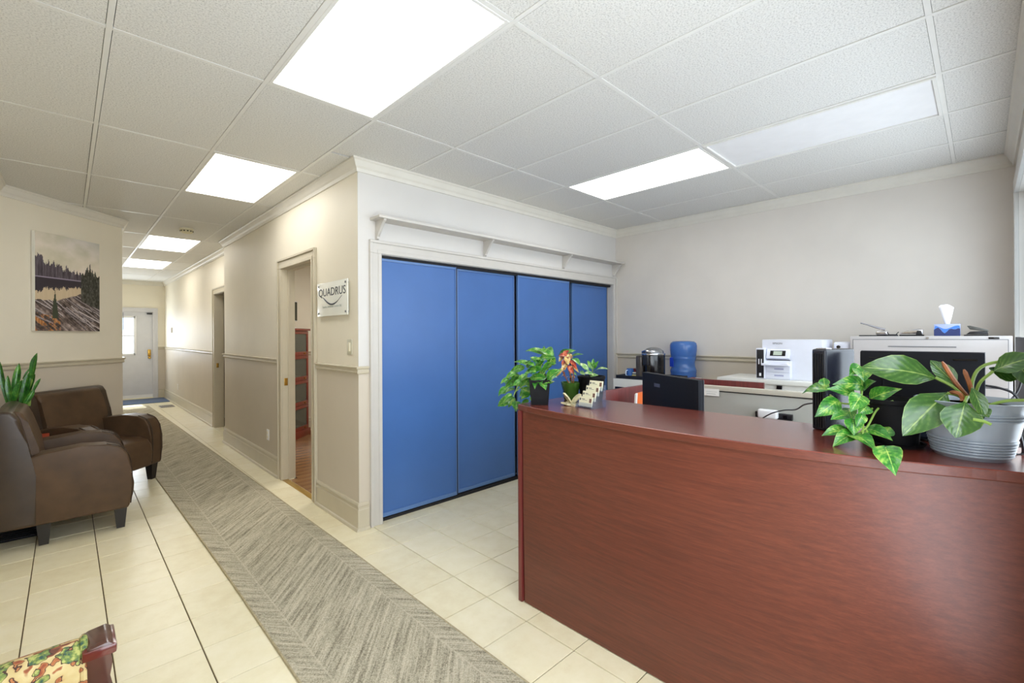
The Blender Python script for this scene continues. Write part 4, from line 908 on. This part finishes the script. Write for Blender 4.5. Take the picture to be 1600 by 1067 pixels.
bc, hx, hy = cab('filing_cabinet', 'tall light grey lateral filing cabinet with stationery on top', 4.45, 4.955, -.135, .735, 1.432, M_CAB, [(.05, .385), (.392, .735), (.742, 1.078), (1.086, 1.405)])
for z in (.35, .70, 1.04): MB().box(-hx-.020, -.2, z, -hx-.012, .2, z+.012, .002).build('handle', M_CAB, bc)
b = MB(); b.box(-hx-.018, -.17, 1.352, -hx-.012, .20, 1.358); b.build('handle_slot', M_GREYP, bc)
MB().lathe([(0, 0), (.008, 0), (.008, .006), (0, .006)], 12).xf(Matrix.Translation((-hx-.0, -.02, 1.418)) @ Matrix.Rotation(-PI/2, 4, 'Y')).build('lock', M_CHROME, bc)
MB().box(-hx-.004, -.375, 1.412, -hx, -.325, 1.424, .0015).build('badge', M_BLACKG, bc, label='small black badge')
tag(MB().box(3.3, -.168, .0, 4.42, -.145, 1.425, .003).build('dark_fill_board', mat('charcoal_board', (62, 62, 66), .6)), 'charcoal board added to fill a dark strip, flat against the front wall beside the tall filing cabinet', 'board')  # added flat board filling an unidentified dark strip beside the cabinet

wb = thing('water_dispenser', 'slim white unit with a black dot between the printer and the tall filing cabinet', 'appliance', (4.62, .80, 0))
MB().box(-.12, -.055, 0, .12, .055, 1.385, .018, seg=3).build('body', M_PRN, wb)
MB().lathe([(0, 0), (.013, 0), (.013, .012), (0, .012)], 14).xf(Matrix.Translation((-.12, .02, 1.345)) @ Matrix.Rotation(-PI/2, 4, 'Y')).build('button', M_BLACKG, wb)
MB().box(-.123, -.04, 1.318, -.119, -.02, 1.324).build('slot', M_BLACKG, wb)

# printer
pr = thing('printer', 'white office printer with control screen and two paper drawers on the low off-white cabinet', 'printer', (4.30, 1.125, 1.07))
MB().box(.0, -.235, 0, .36, .205, .335, .008, seg=2).build('body', M_PRN, pr)
MB().box(-.03, -.02, .0, .005, .185, .16, .004).build('drawer_housing', M_PRN, pr)
for z in (.008, .063):
    d_ = MB().box(-.037, -.015, z, -.03, .16, z+.05, .003).build('paper_drawer', M_PRN, pr)
    MB().box(-.0385, .03, z+.02, -.036, .10, z+.033).build('drawer_grip', mat('shadow_lilac', (170, 172, 200), .5), d_)
MB().box(-.008, -.01, .14, .02, .165, .165).build('paper_slot', M_DARK, pr)
b = MB(); b.prism([(.185, .118), (.185, .135), (.15, .135), (.12, .125), (.04, .125), (.02, .14), (-.01, .14), (-.02, .118)], 'x', -.09, .0, .002); b.build('output_tray', M_PRN, pr)
cp = MB().box(-.005, -.01, 0, .02, .165, .085, .006).xf(Matrix.Translation((-.035, 0, .178)) @ Matrix.Rotation(.45, 4, 'Y')).build('control_panel', M_PRN, pr)
MB().box(-.008, .02, .02, -.004, .135, .068).xf(Matrix.Translation((-.035, 0, .178)) @ Matrix.Rotation(.45, 4, 'Y')).build('panel_glass', M_BLACKG, cp)
MB().box(-.010, .045, .026, -.007, .11, .062).xf(Matrix.Translation((-.035, 0, .178)) @ Matrix.Rotation(.45, 4, 'Y')).build('screen', mat('screen_sage', (176, 188, 172), .3), cp)
MB().box(-.045, .17, .002, .08, .24, .262, .006).build('ink_tank', M_PRN, pr)
b = MB(); b.box(-.048, .178, .008, -.044, .234, .25, .002); t_ = b.build('tank_front', M_BLACK, pr)
b = MB(); b.box(-.050, .212, .125, -.047, .219, .17); b.box(-.050, .192, .125, -.047, .199, .17); b.box(-.050, .198, .025, -.047, .214, .05, .001); b.build('ink_gauge', M_PLAST, t_)
text_obj('lettering', 'EPSON', .022, M_GREYP, pr, (-.0012, .085, .296), (PI/2, 0, -PI/2), sx=1.1)
b = MB(); b.box(-.002, -.215, .012, 0, -.17, .02); b.build('model_mark', M_INK, pr)
tag(MB().box(4.33, .86, 1.07, 4.50, .885, 1.24, .002).build('binder', mat('violet_blue', (60, 56, 150), .5)), 'narrow violet-blue binder standing against the right side of the printer', 'binder')

# kitchen corner
mc = thing('microwave', 'white microwave oven with a dark window, under the black tray', 'microwave', (4.44, 2.42, .70))
MB().box(-.22, -.40, 0, .22, .36, .285, .006).build('body', M_CABW, mc)
MB().box(-.228, -.05, .055, -.219, .335, .20, .01).build('door_window', M_BLACKG, mc)
for k in range(4): MB().box(-.225, -.34+k*.06, .06, -.219, -.30+k*.06, .09).build('button', M_GREYP, mc)
ms = thing('stand', 'white low stand under the microwave', 'stand', (4.44, 2.42, 0))
MB().box(-.24, -.42, .64, .24, .38, .70, .004).build('top_board', M_CABW, ms)
for x in (-.21, .21):
    for y in (-.38, .34): MB().box(x-.02, y-.02, 0, x+.02, y+.02, .64).build('leg', M_CABW, ms)
tr = thing('serving_tray', 'black rimmed tray on top of the microwave', 'tray', (4.44, 2.46, .985))
MB().box(-.19, -.30, 0, .19, .29, .010, .003).build('tray_base', M_BLACK, tr)
b = MB()
for q in ((-.2, -.31, -.185, .30), (.185, -.31, .2, .30), (-.185, -.31, .185, -.295), (-.185, .285, .185, .30)): b.box(q[0], q[1], 0, q[2], q[3], .038, .003)
b.build('rim', M_BLACK, tr)
tag(MB().box(4.27, 2.62, .996, 4.38, 2.73, .9995).build('napkins', M_PAPER), 'flat white napkins lying on the black tray', 'napkins')
mg = thing('mug', 'blue mug with a white inside standing on the black tray', 'mug', (4.33, 2.635, .996))
MB().lathe([(0, 0), (.034, 0), (.04, .006), (.04, .095), (.037, .095), (.036, .01), (0, .01)], 20).build('cup', mat('mug_blue', (62, 108, 178), .25), mg)
MB().tube(smooth_curve([(-.035, .01, .08), (-.066, .015, .07), (-.066, .015, .03), (-.035, .01, .02)], 5), .005, 6).build('handle', mat('mug_pale', (190, 214, 240), .25), mg)
bx_ = thing('pod_box', 'small open box of coffee pods with yellow and white print on the black tray', 'box', (4.33, 2.565, .996))
MB().box(-.03, -.028, 0, .05, .028, .06, .002).build('box', mat('box_white', (220, 224, 214), .5), bx_)
b = MB(); b.box(-.032, -.02, .01, -.03, .035, .03); b.build('print_band', mat('box_yellow', (214, 196, 70), .5), bx_)
b = MB(); b.box(-.032, -.04, .038, -.03, .03, .048); b.build('print_line', M_INK, bx_)
for k, (y, c_) in enumerate(((-.02, (230, 230, 226)), (.02, (120, 40, 46)))):
    tag(MB().lathe([(0, 0), (.017, 0), (.022, .035), (.024, .037), (0, .038)], 14).build('coffee_pod', mat('pod_%d' % k, c_, .5), loc=(4.335, 2.565+y*.7, 1.058)), ['white coffee pod on the pod box', 'dark red coffee pod on the pod box'][k], 'coffee pod')
cm = thing('coffee_maker', 'glossy black single-cup coffee maker with a silver top', 'coffee maker', (4.42, 2.415, .995))
b = MB()
pts = []
for k in range(20):
    a = 2*PI*k/20; pts.append((.125*math.cos(a)*(1.15 if math.cos(a) < 0 else 1), .115*math.sin(a)))
b.prism(pts, 'z', 0, .245, .006, smooth=True); b.build('body', M_BLACKG, cm)
MB().box(-.17, .045, .0, .0, .115, .24, .02, seg=3).build('water_tank', mat('smoked_tank', (70, 64, 60), .15), cm)
b = MB(); b.prism([(x*1.02, y*1.02) for x, y in pts], 'z', .245, .262, .004, smooth=True); b.build('silver_ring', M_CHROME, cm)
b = MB(); b.lathe([(.105, 0), (.10, .025), (.07, .05), (.03, .062), (0, .064)], 24); b.xf(Matrix.Translation((0, 0, .262))); b.build('lid', mat('silver_plastic', (150, 152, 156), .25, metal=.7), cm)
MB().tube(smooth_curve([(-.12, -.05, .27), (-.15, 0, .29), (-.12, .06, .275)], 5), .012, 8).build('lid_handle', M_CHROME, cm)
MB().box(-.165, -.03, .14, -.10, .04, .245, .015, seg=3).build('spout', M_BLACK, cm)
wbx = thing('water_bottle', 'large translucent blue water bottle standing beside the coffee maker', 'water bottle', (4.80, 2.27, .985))
prof = [(.0, .0), (.10, 0), (.128, .012), (.134, .03), (.130, .045), (.134, .06), (.134, .085), (.129, .095), (.122, .12), (.118, .15), (.120, .18), (.128, .20), (.131, .215), (.127, .228), (.131, .24), (.134, .26), (.138, .30), (.139, .35), (.132, .375), (.11, .392), (.06, .397), (0, .395)]
MB().lathe(prof, 36).build('bottle', M_BOTTLE, wbx)
MB().box(-.118, .06, .12, -.10, .10, .22, .008).build('grip', mat('grip_blue', (30, 60, 170), .3), wbx)
bst = thing('bottle_stand', 'off-white stand under the blue water bottle', 'stand', (4.80, 2.27, 0))
MB().box(-.13, -.14, .0, .14, .14, .985, .006).build('body', M_CABW, bst)

# things on the tall filing cabinet
TZ = 1.432
hp = thing('hole_punch', 'chrome lever hole punch, leftmost on the tall filing cabinet', 'hole punch', (4.56, .60, TZ))
MB().box(-.04, -.09, 0, .04, .09, .008, .002).build('base', M_BLACKM, hp)
MB().box(-.03, -.085, .008, .03, -.015, .04, .008).build('punch_head', M_CHROME, hp)
MB().tube([(0, -.07, .05), (0, -.02, .065), (0, .04, .09), (0, .085, .105)], [.010, .009, .006, .005], 8).build('lever', M_CHROME, hp)
cl_ = thing('binder_clip', 'small black clip between the chrome hole punch and the stapler', 'clip', (4.54, .484, TZ))
MB().prism([(-.035, 0), (.035, 0), (.028, .014), (-.028, .014)], 'x', -.012, .012, .002).build('body', M_BLACK, cl_)
b = MB(); b.tube([(0, -.02, .012), (0, -.036, .032)], .003, 6); b.tube([(0, .02, .012), (0, .034, .032)], .003, 6); b.build('arms', M_BLACK, cl_)
sr = thing('stapler', 'silver and black stapler in the middle of the tall filing cabinet', 'stapler', (4.55, .38, TZ))
MB().box(-.018, -.075, 0, .018, .065, .010, .003).build('base', M_BLACKM, sr)
MB().prism([(-.07, .012), (.062, .016), (.06, .026), (-.0, .046), (-.05, .056), (-.07, .046)], 'x', -.016, .016, .005, seg=3).build('arm', M_CHROME, sr)
MB().prism([(-.066, .010), (-.03, .010), (-.036, .04), (-.06, .04)], 'x', -.0175, .0175, .002).build('jaw', M_BLACK, sr)
tb_ = thing('tissue_box', 'blue tissue box with a white tissue pulled up', 'tissue box', (4.55, .18, TZ))
MB().box(-.06, -.068, 0, .06, .068, .085, .003).build('box', mat('tissue_lilac', (168, 180, 216), .5), tb_)
b = MB(); wv = [(-.068+.136*k/12, .042+.014*math.sin(k*.7)+.01*math.cos(k*1.3)) for k in range(13)]
b.prism([(-.068, .001)]+[(.068, .001)]+wv[::-1], 'x', -.0612, -.0602); b.build('printed_band', mat('tissue_navy', (40, 52, 104), .5), tb_)
b = MB(); wv2 = [(-.064+.125*k/12, .062+.012*math.sin(k*.55+1)) for k in range(13)]
b.prism([(wv[0][0], wv[0][1]+.001)]+[(p[0]*.97, p[1]+.001) for p in wv[1:]]+wv2[::-1], 'x', -.0611, -.0601); b.build('printed_wave', mat('tissue_sky', (70, 128, 214), .5), tb_)
b = MB(); n_ = 12; vs = []
for i in range(6):
    t = i/5
    for k in range(n_):
        a = 2*PI*k/n_; r = .012+.036*t*(1-.25*t)+.008*t*math.sin(3*a); vs.append((r*.5*math.cos(a), r*math.sin(a)*1.0+.012*t, .084+.13*t+(.014*math.sin(2*a+1) if i == 5 else 0)))
b.poly(vs, [(i*n_+k, i*n_+(k+1) % n_, (i+1)*n_+(k+1) % n_, (i+1)*n_+k) for i in range(5) for k in range(n_)], smooth=True); b.build('tissue', mat('tissue_white', (240, 240, 244), .8), tb_)
h2 = thing('hole_punch', 'low black hole punch, rightmost on the tall filing cabinet', 'hole punch', (4.55, .035, TZ))
MB().box(-.04, -.06, 0, .04, .06, .008, .002).build('base', M_BLACKM, h2)
MB().prism([(-.06, .01), (.05, .01), (.03, .03), (-.055, .035)], 'x', -.025, .025, .003).build('body', M_BLACK, h2)
MB().prism([(-.062, .03), (.03, .045), (.045, .07), (.03, .072), (-.06, .042)], 'x', -.03, .03, .003).build('lever', mat('punch_grey', (80, 80, 76), .3), h2)

# ------------------------------------------------------------------ wall pieces
sg = thing('wall_sign', 'square white acrylic sign lettered QUADRUS beside the office doorway', 'sign', (XN-.02, 3.672, 1.757))
MB().box(-.004, -.292, -.140, .004, .292, .137, .002).build('plate', mat('sign_white', (236, 238, 232), .15, coat=.5), sg)
for y in (-.262, .262):
    for z in (-.115, .112): MB().lathe([(0, -.018), (.009, -.018), (.009, .006), (.006, .008), (0, .008)], 12).xf(Matrix.Translation((-.002, y, z)) @ Matrix.Rotation(-PI/2, 4, 'Y')).build('standoff', M_GREYP, sg)
text_obj('lettering', 'QUADRUS', .092, M_INK, sg, (-.0048, -.002, .025), (PI/2, 0, -PI/2), sx=1.22)
b = MB(); arc = [(.17-.36*k/16, .022-.062*math.sin(PI*min(1, k/16*1.0))) for k in range(17)]
b.tube([(-.005, y-.005, z-.008) for y, z in arc], [.0015+.0055*math.sin(PI*min(1, (k+1)/14)) if k < 14 else .0012 for k in range(17)], 6); b.build('swoosh', M_INK, sg)
text_obj('small_lettering', 'Quadrus Investment Services Ltd.', .028, M_INKF, sg, (-.0048, -.002, -.072), (PI/2, 0, -PI/2), sx=.98)
sw = thing('light_switch', 'ivory rocker light switch below the white sign', 'switch', (XN, 3.39, 1.368))
MB().box(-.006, -.042, -.06, 0, .042, .06, .003).build('plate', mat('switch_plate', (196, 192, 172), .4), sw); MB().box(-.011, -.016, -.034, -.005, .016, .034, .002).build('rocker', M_IVORY, sw)
def outlet(lab, x, y, z):
    e = thing('wall_outlet', lab, 'outlet', (x, y, z)); MB().box(-.006, -.035, -.057, 0, .035, .057, .003).build('plate', M_PLAST, e)
    for q in (-.022, .022):
        MB().box(-.008, -.017, q-.014, -.006, .017, q+.014, .001).build('socket', M_IVORY, e)
outlet('white wall outlet left of the office doorway', XN, 5.40, .39)
outlet('white wall outlet low on the far hallway wall', XF, 12.0, .39)
th = thing('thermostat', 'small white thermostat high at the far end of the hallway wall', 'thermostat', (XF, 12.75, 1.61)); MB().box(-.03, -.06, -.06, 0, .06, .06, .008).build('case', M_PLAST, th); MB().box(-.033, -.03, .0, -.03, .03, .03).build('dial', M_GREYP, th)
sd = thing('smoke_detector', 'round cream smoke detector on the hallway ceiling', 'smoke detector', (1.05, 6.75, CEIL))
MB().lathe([(0, -.0015), (.075, -.0015), (.075, -.018), (0, -.018)], 24).build('mount', M_IVORY, sd)
b = MB(); b.lathe([(0, -.018), (.06, -.018), (.066, -.024), (.066, -.045), (.05, -.056), (0, -.058)], 24); b.build('housing', mat('aged_cream', (214, 206, 170), .5), sd)
b = MB()
for k in range(12): a = 2*PI*k/12; b.box(.060, -.008, -.042, .068, .008, -.03); b.xf(Matrix.Rotation(2*PI/12, 4, 'Z'))
b.build('vent', M_BLACKM, sd)

# canvas picture on the diagonal wall, printed with a painted grid
import numpy as np
cv = thing('canvas_picture', 'unframed canvas of a lake, dark spruces and driftwood on the diagonal wall', 'picture', (-.004, 6.298, 1.975), -PI*3/4)
PW, PH, PD = .645, .92, .035
MB().box(-PW/2, .001, -PH/2, PW/2, PD, PH/2, .002).build('canvas', M_PAPER, cv)
nx, nz = 120, 170; X_, Z_ = np.meshgrid((np.arange(nx)+.5)/nx, (np.arange(nz)+.5)/nz)
rs = np.random.RandomState(4)
def fbm(x, z, s, o=4):
    out = np.zeros_like(x); am = 1; tot = 0
    for k in range(o):
        g = rs.rand(64, 64); xi = x*s*2**k; zi = z*s*2**k; x0 = np.floor(xi).astype(int); z0 = np.floor(zi).astype(int); fx_ = xi-x0; fz_ = zi-z0; fx_ = fx_*fx_*(3-2*fx_); fz_ = fz_*fz_*(3-2*fz_)
        v = (g[z0 % 64, x0 % 64]*(1-fx_)*(1-fz_)+g[z0 % 64, (x0+1) % 64]*fx_*(1-fz_)+g[(z0+1) % 64, x0 % 64]*(1-fx_)*fz_+g[(z0+1) % 64, (x0+1) % 64]*fx_*fz_); out += v*am; tot += am; am *= .55
    return out/tot
col = np.zeros((nz, nx, 3)); sky = np.array([222, 213, 196.]); col[:] = sky
cl2 = fbm(X_, Z_*2, 4); col = col+(cl2[..., None]-.5)*np.array([50, 40, 60])+np.array([-20, -12, 10])*(np.clip((Z_-.75)*3, 0, 1)*X_)[..., None]
tree = fbm(X_*3, Z_*.01, 14, 3); ridge = .75-.20*X_+.09*(tree-.5)*2*(1-X_*.5)
msk = (Z_ < ridge) & (Z_ > .535-.02*X_); nb = fbm(X_*6, Z_*.8, 10); col[msk] = (np.array([78, 70, 80])+(nb[..., None]-.45)*110)[msk]
sh_ = (Z_ < .555) & (Z_ > .535) & (X_ < .68); col[sh_] = np.array([150, 140, 160])
refl = .535-(ridge-.62)*.55-.04*fbm(X_*8, Z_*.01, 10); w_m = (Z_ < .54) & (Z_ > .30); col[w_m] = (np.array([208, 188, 158])+(nb[..., None]-.5)*14)[w_m]
rm = (Z_ < .54) & (Z_ > refl-.04) & (X_ < .68); col[rm] = np.array([52, 46, 56])
rt = (X_ > .66+.05*nb) & (Z_ < .46+.9*(.28-np.abs(X_-.84))*(.55+tree)) & (Z_ > .33-.25*(X_-.66)) ; rt |= (X_ > .68) & (Z_ < .62+.07*(tree-.4)) & (Z_ > .36)
c3 = np.array([62, 62, 56])+(fbm(X_*8, Z_*6, 8)[..., None]-.5)*110; col[rt] = c3[rt]
gline = .30+.16*np.clip((X_-.3)/.7, 0, 1)+.03*fbm(X_, Z_, 10); gm = (Z_ < gline) & ~rt
a_ = .55*fbm(X_*2+Z_*2, Z_*7+X_*4, 5)+.45*fbm(X_*1.3, Z_*2.2, 14); g_ = np.array([116, 102, 98])+(a_[..., None]-.5)*360*np.array([1, .97, .95]); col[gm] = g_[gm]
for k in range(26):   # driftwood
    cx, cz, sl, L_ = rs.rand(), .05+.33*rs.rand(), -.28-.3*rs.rand(), .12+.22*rs.rand(); m_ = (np.abs(Z_-cz-sl*(X_-cx)) < .0045+.005*rs.rand()) & (np.abs(X_-cx) < L_) & gm; col[m_] = np.array([196, 186, 188])-rs.rand()*60
    m_ = (np.abs(Z_-cz+.012-sl*(X_-cx)) < .004) & (np.abs(X_-cx) < L_) & gm; col[m_] = np.array([48, 40, 44])
om = (Z_ < .17-.16*X_+.03*a_) & (X_ < .36) & (a_ > .5); col[om] = (np.array([176, 120, 70])+(nb[..., None]-.5)*120)[om]
st_ = (np.abs(X_-.28) < .045*np.clip((.43-Z_)/.25, 0, 1)*(.5+nb)) & (Z_ < .43) & (Z_ > .13); col[st_] = np.array([58, 66, 50])
col = np.clip(col, 8, 250)
vs = [((i/nx-.5)*PW, 0, (j/nz-.5)*PH) for j in range(nz+1) for i in range(nx+1)]
fs = [(j*(nx+1)+i, j*(nx+1)+i+1, (j+1)*(nx+1)+i+1, (j+1)*(nx+1)+i) for j in range(nz) for i in range(nx)]
me = bpy.data.meshes.new('print'); me.from_pydata(vs, [], fs); ca = me.color_attributes.new('Col', 'FLOAT_COLOR', 'CORNER')
lc = np.where(col/255 <= .04045, col/255/12.92, ((col/255+.055)/1.055)**2.4)
arr = np.ones((nz*nx, 4, 4), dtype=np.float32); arr[:, :, :3] = lc.reshape(-1, 1, 3); ca.data.foreach_set('color', arr.ravel())
me.materials.append(M_PRINT); po = bpy.data.objects.new('print', me); C.objects.link(po); po.parent = cv; po.location = (0, PD+.0008, 0)
po.rotation_euler = (0, 0, PI)

# ------------------------------------------------------------------ office seen through the doorway
ofl = MB().box(XN+.05, D1[0]-.2, -.02, 4.0, YJ-.03, -.003).build('floor_office', M_DARK, kind='structure')
pk = {}
for k in range(52):
    y = 4.0+k*.064
    if y > YJ-.09: break
    for (xa, xb) in ((XN+T+.01, XN+T+.01+(.5+.37*(k*7 % 3))), (XN+T+.01+(.5+.37*(k*7 % 3)), 3.99)):
        x0 = XN+.055 if (xa < XN+T+.02 and D1[0] < y < D1[1]-.064) else xa
        key = round(xb-x0, 3), (k*5+int(xa)) % 2
        if key not in pk:
            b = MB(); b.box(0, 0, -.006, key[0]-.002, .0615, .004, .0012, seg=1); me = bpy.data.meshes.new('plank'); bmesh.ops.recalc_face_normals(b.b, faces=b.b.faces[:]); b.b.to_mesh(me); b.b.free(); me.materials.append(M_PLANKA if key[1] else M_PLANKB); pk[key] = me
        o = bpy.data.objects.new('plank', pk[key]); o.location = (x0, y, 0); o.parent = ofl; C.objects.link(o)
bk = thing('bookcase', 'cherry barrister bookcase with four glass doors seen through the office doorway', 'bookcase', (2.17, 6.83, 0), .765)
# local: x along the face (left to right as seen), -y towards the viewer
Wb, Db = .82, .32
MB().box(-Wb/2-.02, -Db/2-.02, 0, Wb/2+.02, Db/2, .10, .006).build('plinth', M_CHERRY, bk)
MB().box(-Wb/2-.02, -Db/2-.025, 1.535, Wb/2+.02, Db/2, 1.565, .006).build('top_board', M_CHERRY, bk)
for s_ in (-1, 1): MB().box(s_*Wb/2-(.02 if s_ > 0 else 0), -Db/2+.02, .10, s_*Wb/2+(.02 if s_ < 0 else 0), Db/2, 1.535).build('side_panel', M_CHERRY, bk)
MB().box(-Wb/2+.02, Db/2-.015, .10, Wb/2-.02, Db/2, 1.535).build('back_board', mat('case_back', (120, 112, 96), .6), bk)
for k in range(4):
    z0 = .10+k*.359; z1 = z0+.355
    MB().box(-Wb/2+.02, -Db/2+.03, z0, Wb/2-.02, Db/2-.015, z0+.018).build('shelf', M_CHERRY, bk)
    b = MB(); b.box(-Wb/2, -Db/2, z0, Wb/2, -Db/2+.02, z0+.055, .003); b.box(-Wb/2, -Db/2, z1-.045, Wb/2, -Db/2+.02, z1, .003); b.box(-Wb/2, -Db/2, z0+.05, -Wb/2+.045, -Db/2+.02, z1-.04, .003); b.box(Wb/2-.045, -Db/2, z0+.05, Wb/2, -Db/2+.02, z1-.04, .003)
    dr = b.build('door', M_CHERRY, bk)
    MB().box(-Wb/2+.04, -Db/2+.008, z0+.05, Wb/2-.04, -Db/2+.012, z1-.04).build('glass_pane', M_CASEG, dr)
    for s_ in (-1, 1): MB().lathe([(0, 0), (.006, 0), (.006, .012), (.012, .018), (.012, .024), (0, .028)], 12).xf(Matrix.Translation((s_*.27, -Db/2, z0+.028)) @ Matrix.Rotation(PI/2, 4, 'X')).build('knob', M_BRASS, dr)
ppr = M_PAPER; Rb = Matrix.Rotation(.765, 4, 'Z')
for k, n_ in ((0, 'bottom'), (1, 'second lowest'), (2, 'second highest')):
    z = .10+k*.359+.018; p = Vector((2.17, 6.83, 0))+Rb @ Vector((.12, .02, z))
    pt = thing('paper_stack', 'loose white papers on the %s shelf of the bookcase' % n_, 'papers', p, .765)
    MB().box(-.2, -.11, 0, .2, .10, .025+.01*k, .002).build('papers', ppr, pt)
p = Vector((2.17, 6.83, 1.565))+Rb @ Vector((.15, .0, 0))
sc_ = thing('small_monitor', 'dark screen on a white base standing on top of the bookcase', 'monitor', p, .765)
MB().box(-.10, -.06, 0, .10, .08, .02, .003).build('stand_base', M_PLAST, sc_); MB().box(-.04, -.01, .02, .04, .02, .11, .003).build('stand', M_PLAST, sc_)
MB().box(-.19, -.03, .11, .19, .0, .40, .004).build('housing', M_PLAST, sc_); MB().box(-.18, -.034, .12, .18, -.03, .39).build('screen', mat('dark_screen', (34, 44, 36), .2), sc_)

# ------------------------------------------------------------------ floral armchair in the near left corner
fc = thing('floral_armchair', 'floral tapestry armchair with dark carved wood arm front, cut off by the lower left corner', 'armchair', (-.52, 1.42, 0), 0)
def fprof(y0, y1, z0, z1, r):   # rolled arm profile in YZ
    return [(y0, z0), (y1, z0), (y1, z1-r), (y1-.2*r, z1-.3*r), (y1-r, z1), (y0+r, z1), (y0+.2*r, z1-.3*r), (y0, z1-r)]
for s_ in (1, -1):
    ya, yb = (.265, .375) if s_ > 0 else (-.375, -.265)
    b = MB(); b.prism(fprof(ya, yb, .30, .615, .045), 'x', -.30, .545, .016, seg=3, smooth=True); b.build('arm_pad', M_FLORAL, fc)
    b = MB(); b.tube(smooth_curve([(.548, ya+.004, .30), (.55, ya+.002, .45), (.55, ya+.012, .575), (.55, (ya+yb)/2, .615), (.55, yb-.012, .575), (.55, yb-.002, .45), (.548, yb-.004, .3)], 4), .009, 8); b.build('piping', M_FLORAL, fc)
    # S-curved wooden arm front, profile in XZ
    pts = [(.555, .0), (.60, .0), (.615, .10), (.64, .22), (.64, .34), (.605, .43), (.592, .50), (.60, .555), (.612, .58), (.614, .60), (.60, .612), (.555, .606)]
    b = MB(); b.prism(pts, 'y', ya-.004, yb+.004, .008, seg=2); b.build('arm_front', mat('dark_carved_wood', (78, 46, 38), .25, var=.1, coat=.5), fc)
    MB().box(.545, ya-.006, .575, .618, yb+.006, .603, .008).build('arm_cap', mat('dark_carved_wood_cap', (90, 34, 28), .2, var=.1, coat=.6), fc)
b = MB(); b.box(-.28, -.262, .24, .56, .262, .46, .04, seg=4); b.build('seat_cushion', M_FLORAL, fc)
b = MB(); b.prism([(-.42, .2), (-.24, .2), (-.28, .95), (-.36, 1.02), (-.46, 1.0)], 'y', -.36, .36, .03, seg=3); 
b.build('backrest', M_FLORAL, fc)
for x in (-.36,):
    for y in (-.30, .30): MB().box(x-.025, y-.025, 0, x+.025, y+.025, .2, .005).build('leg', M_LEG, fc)
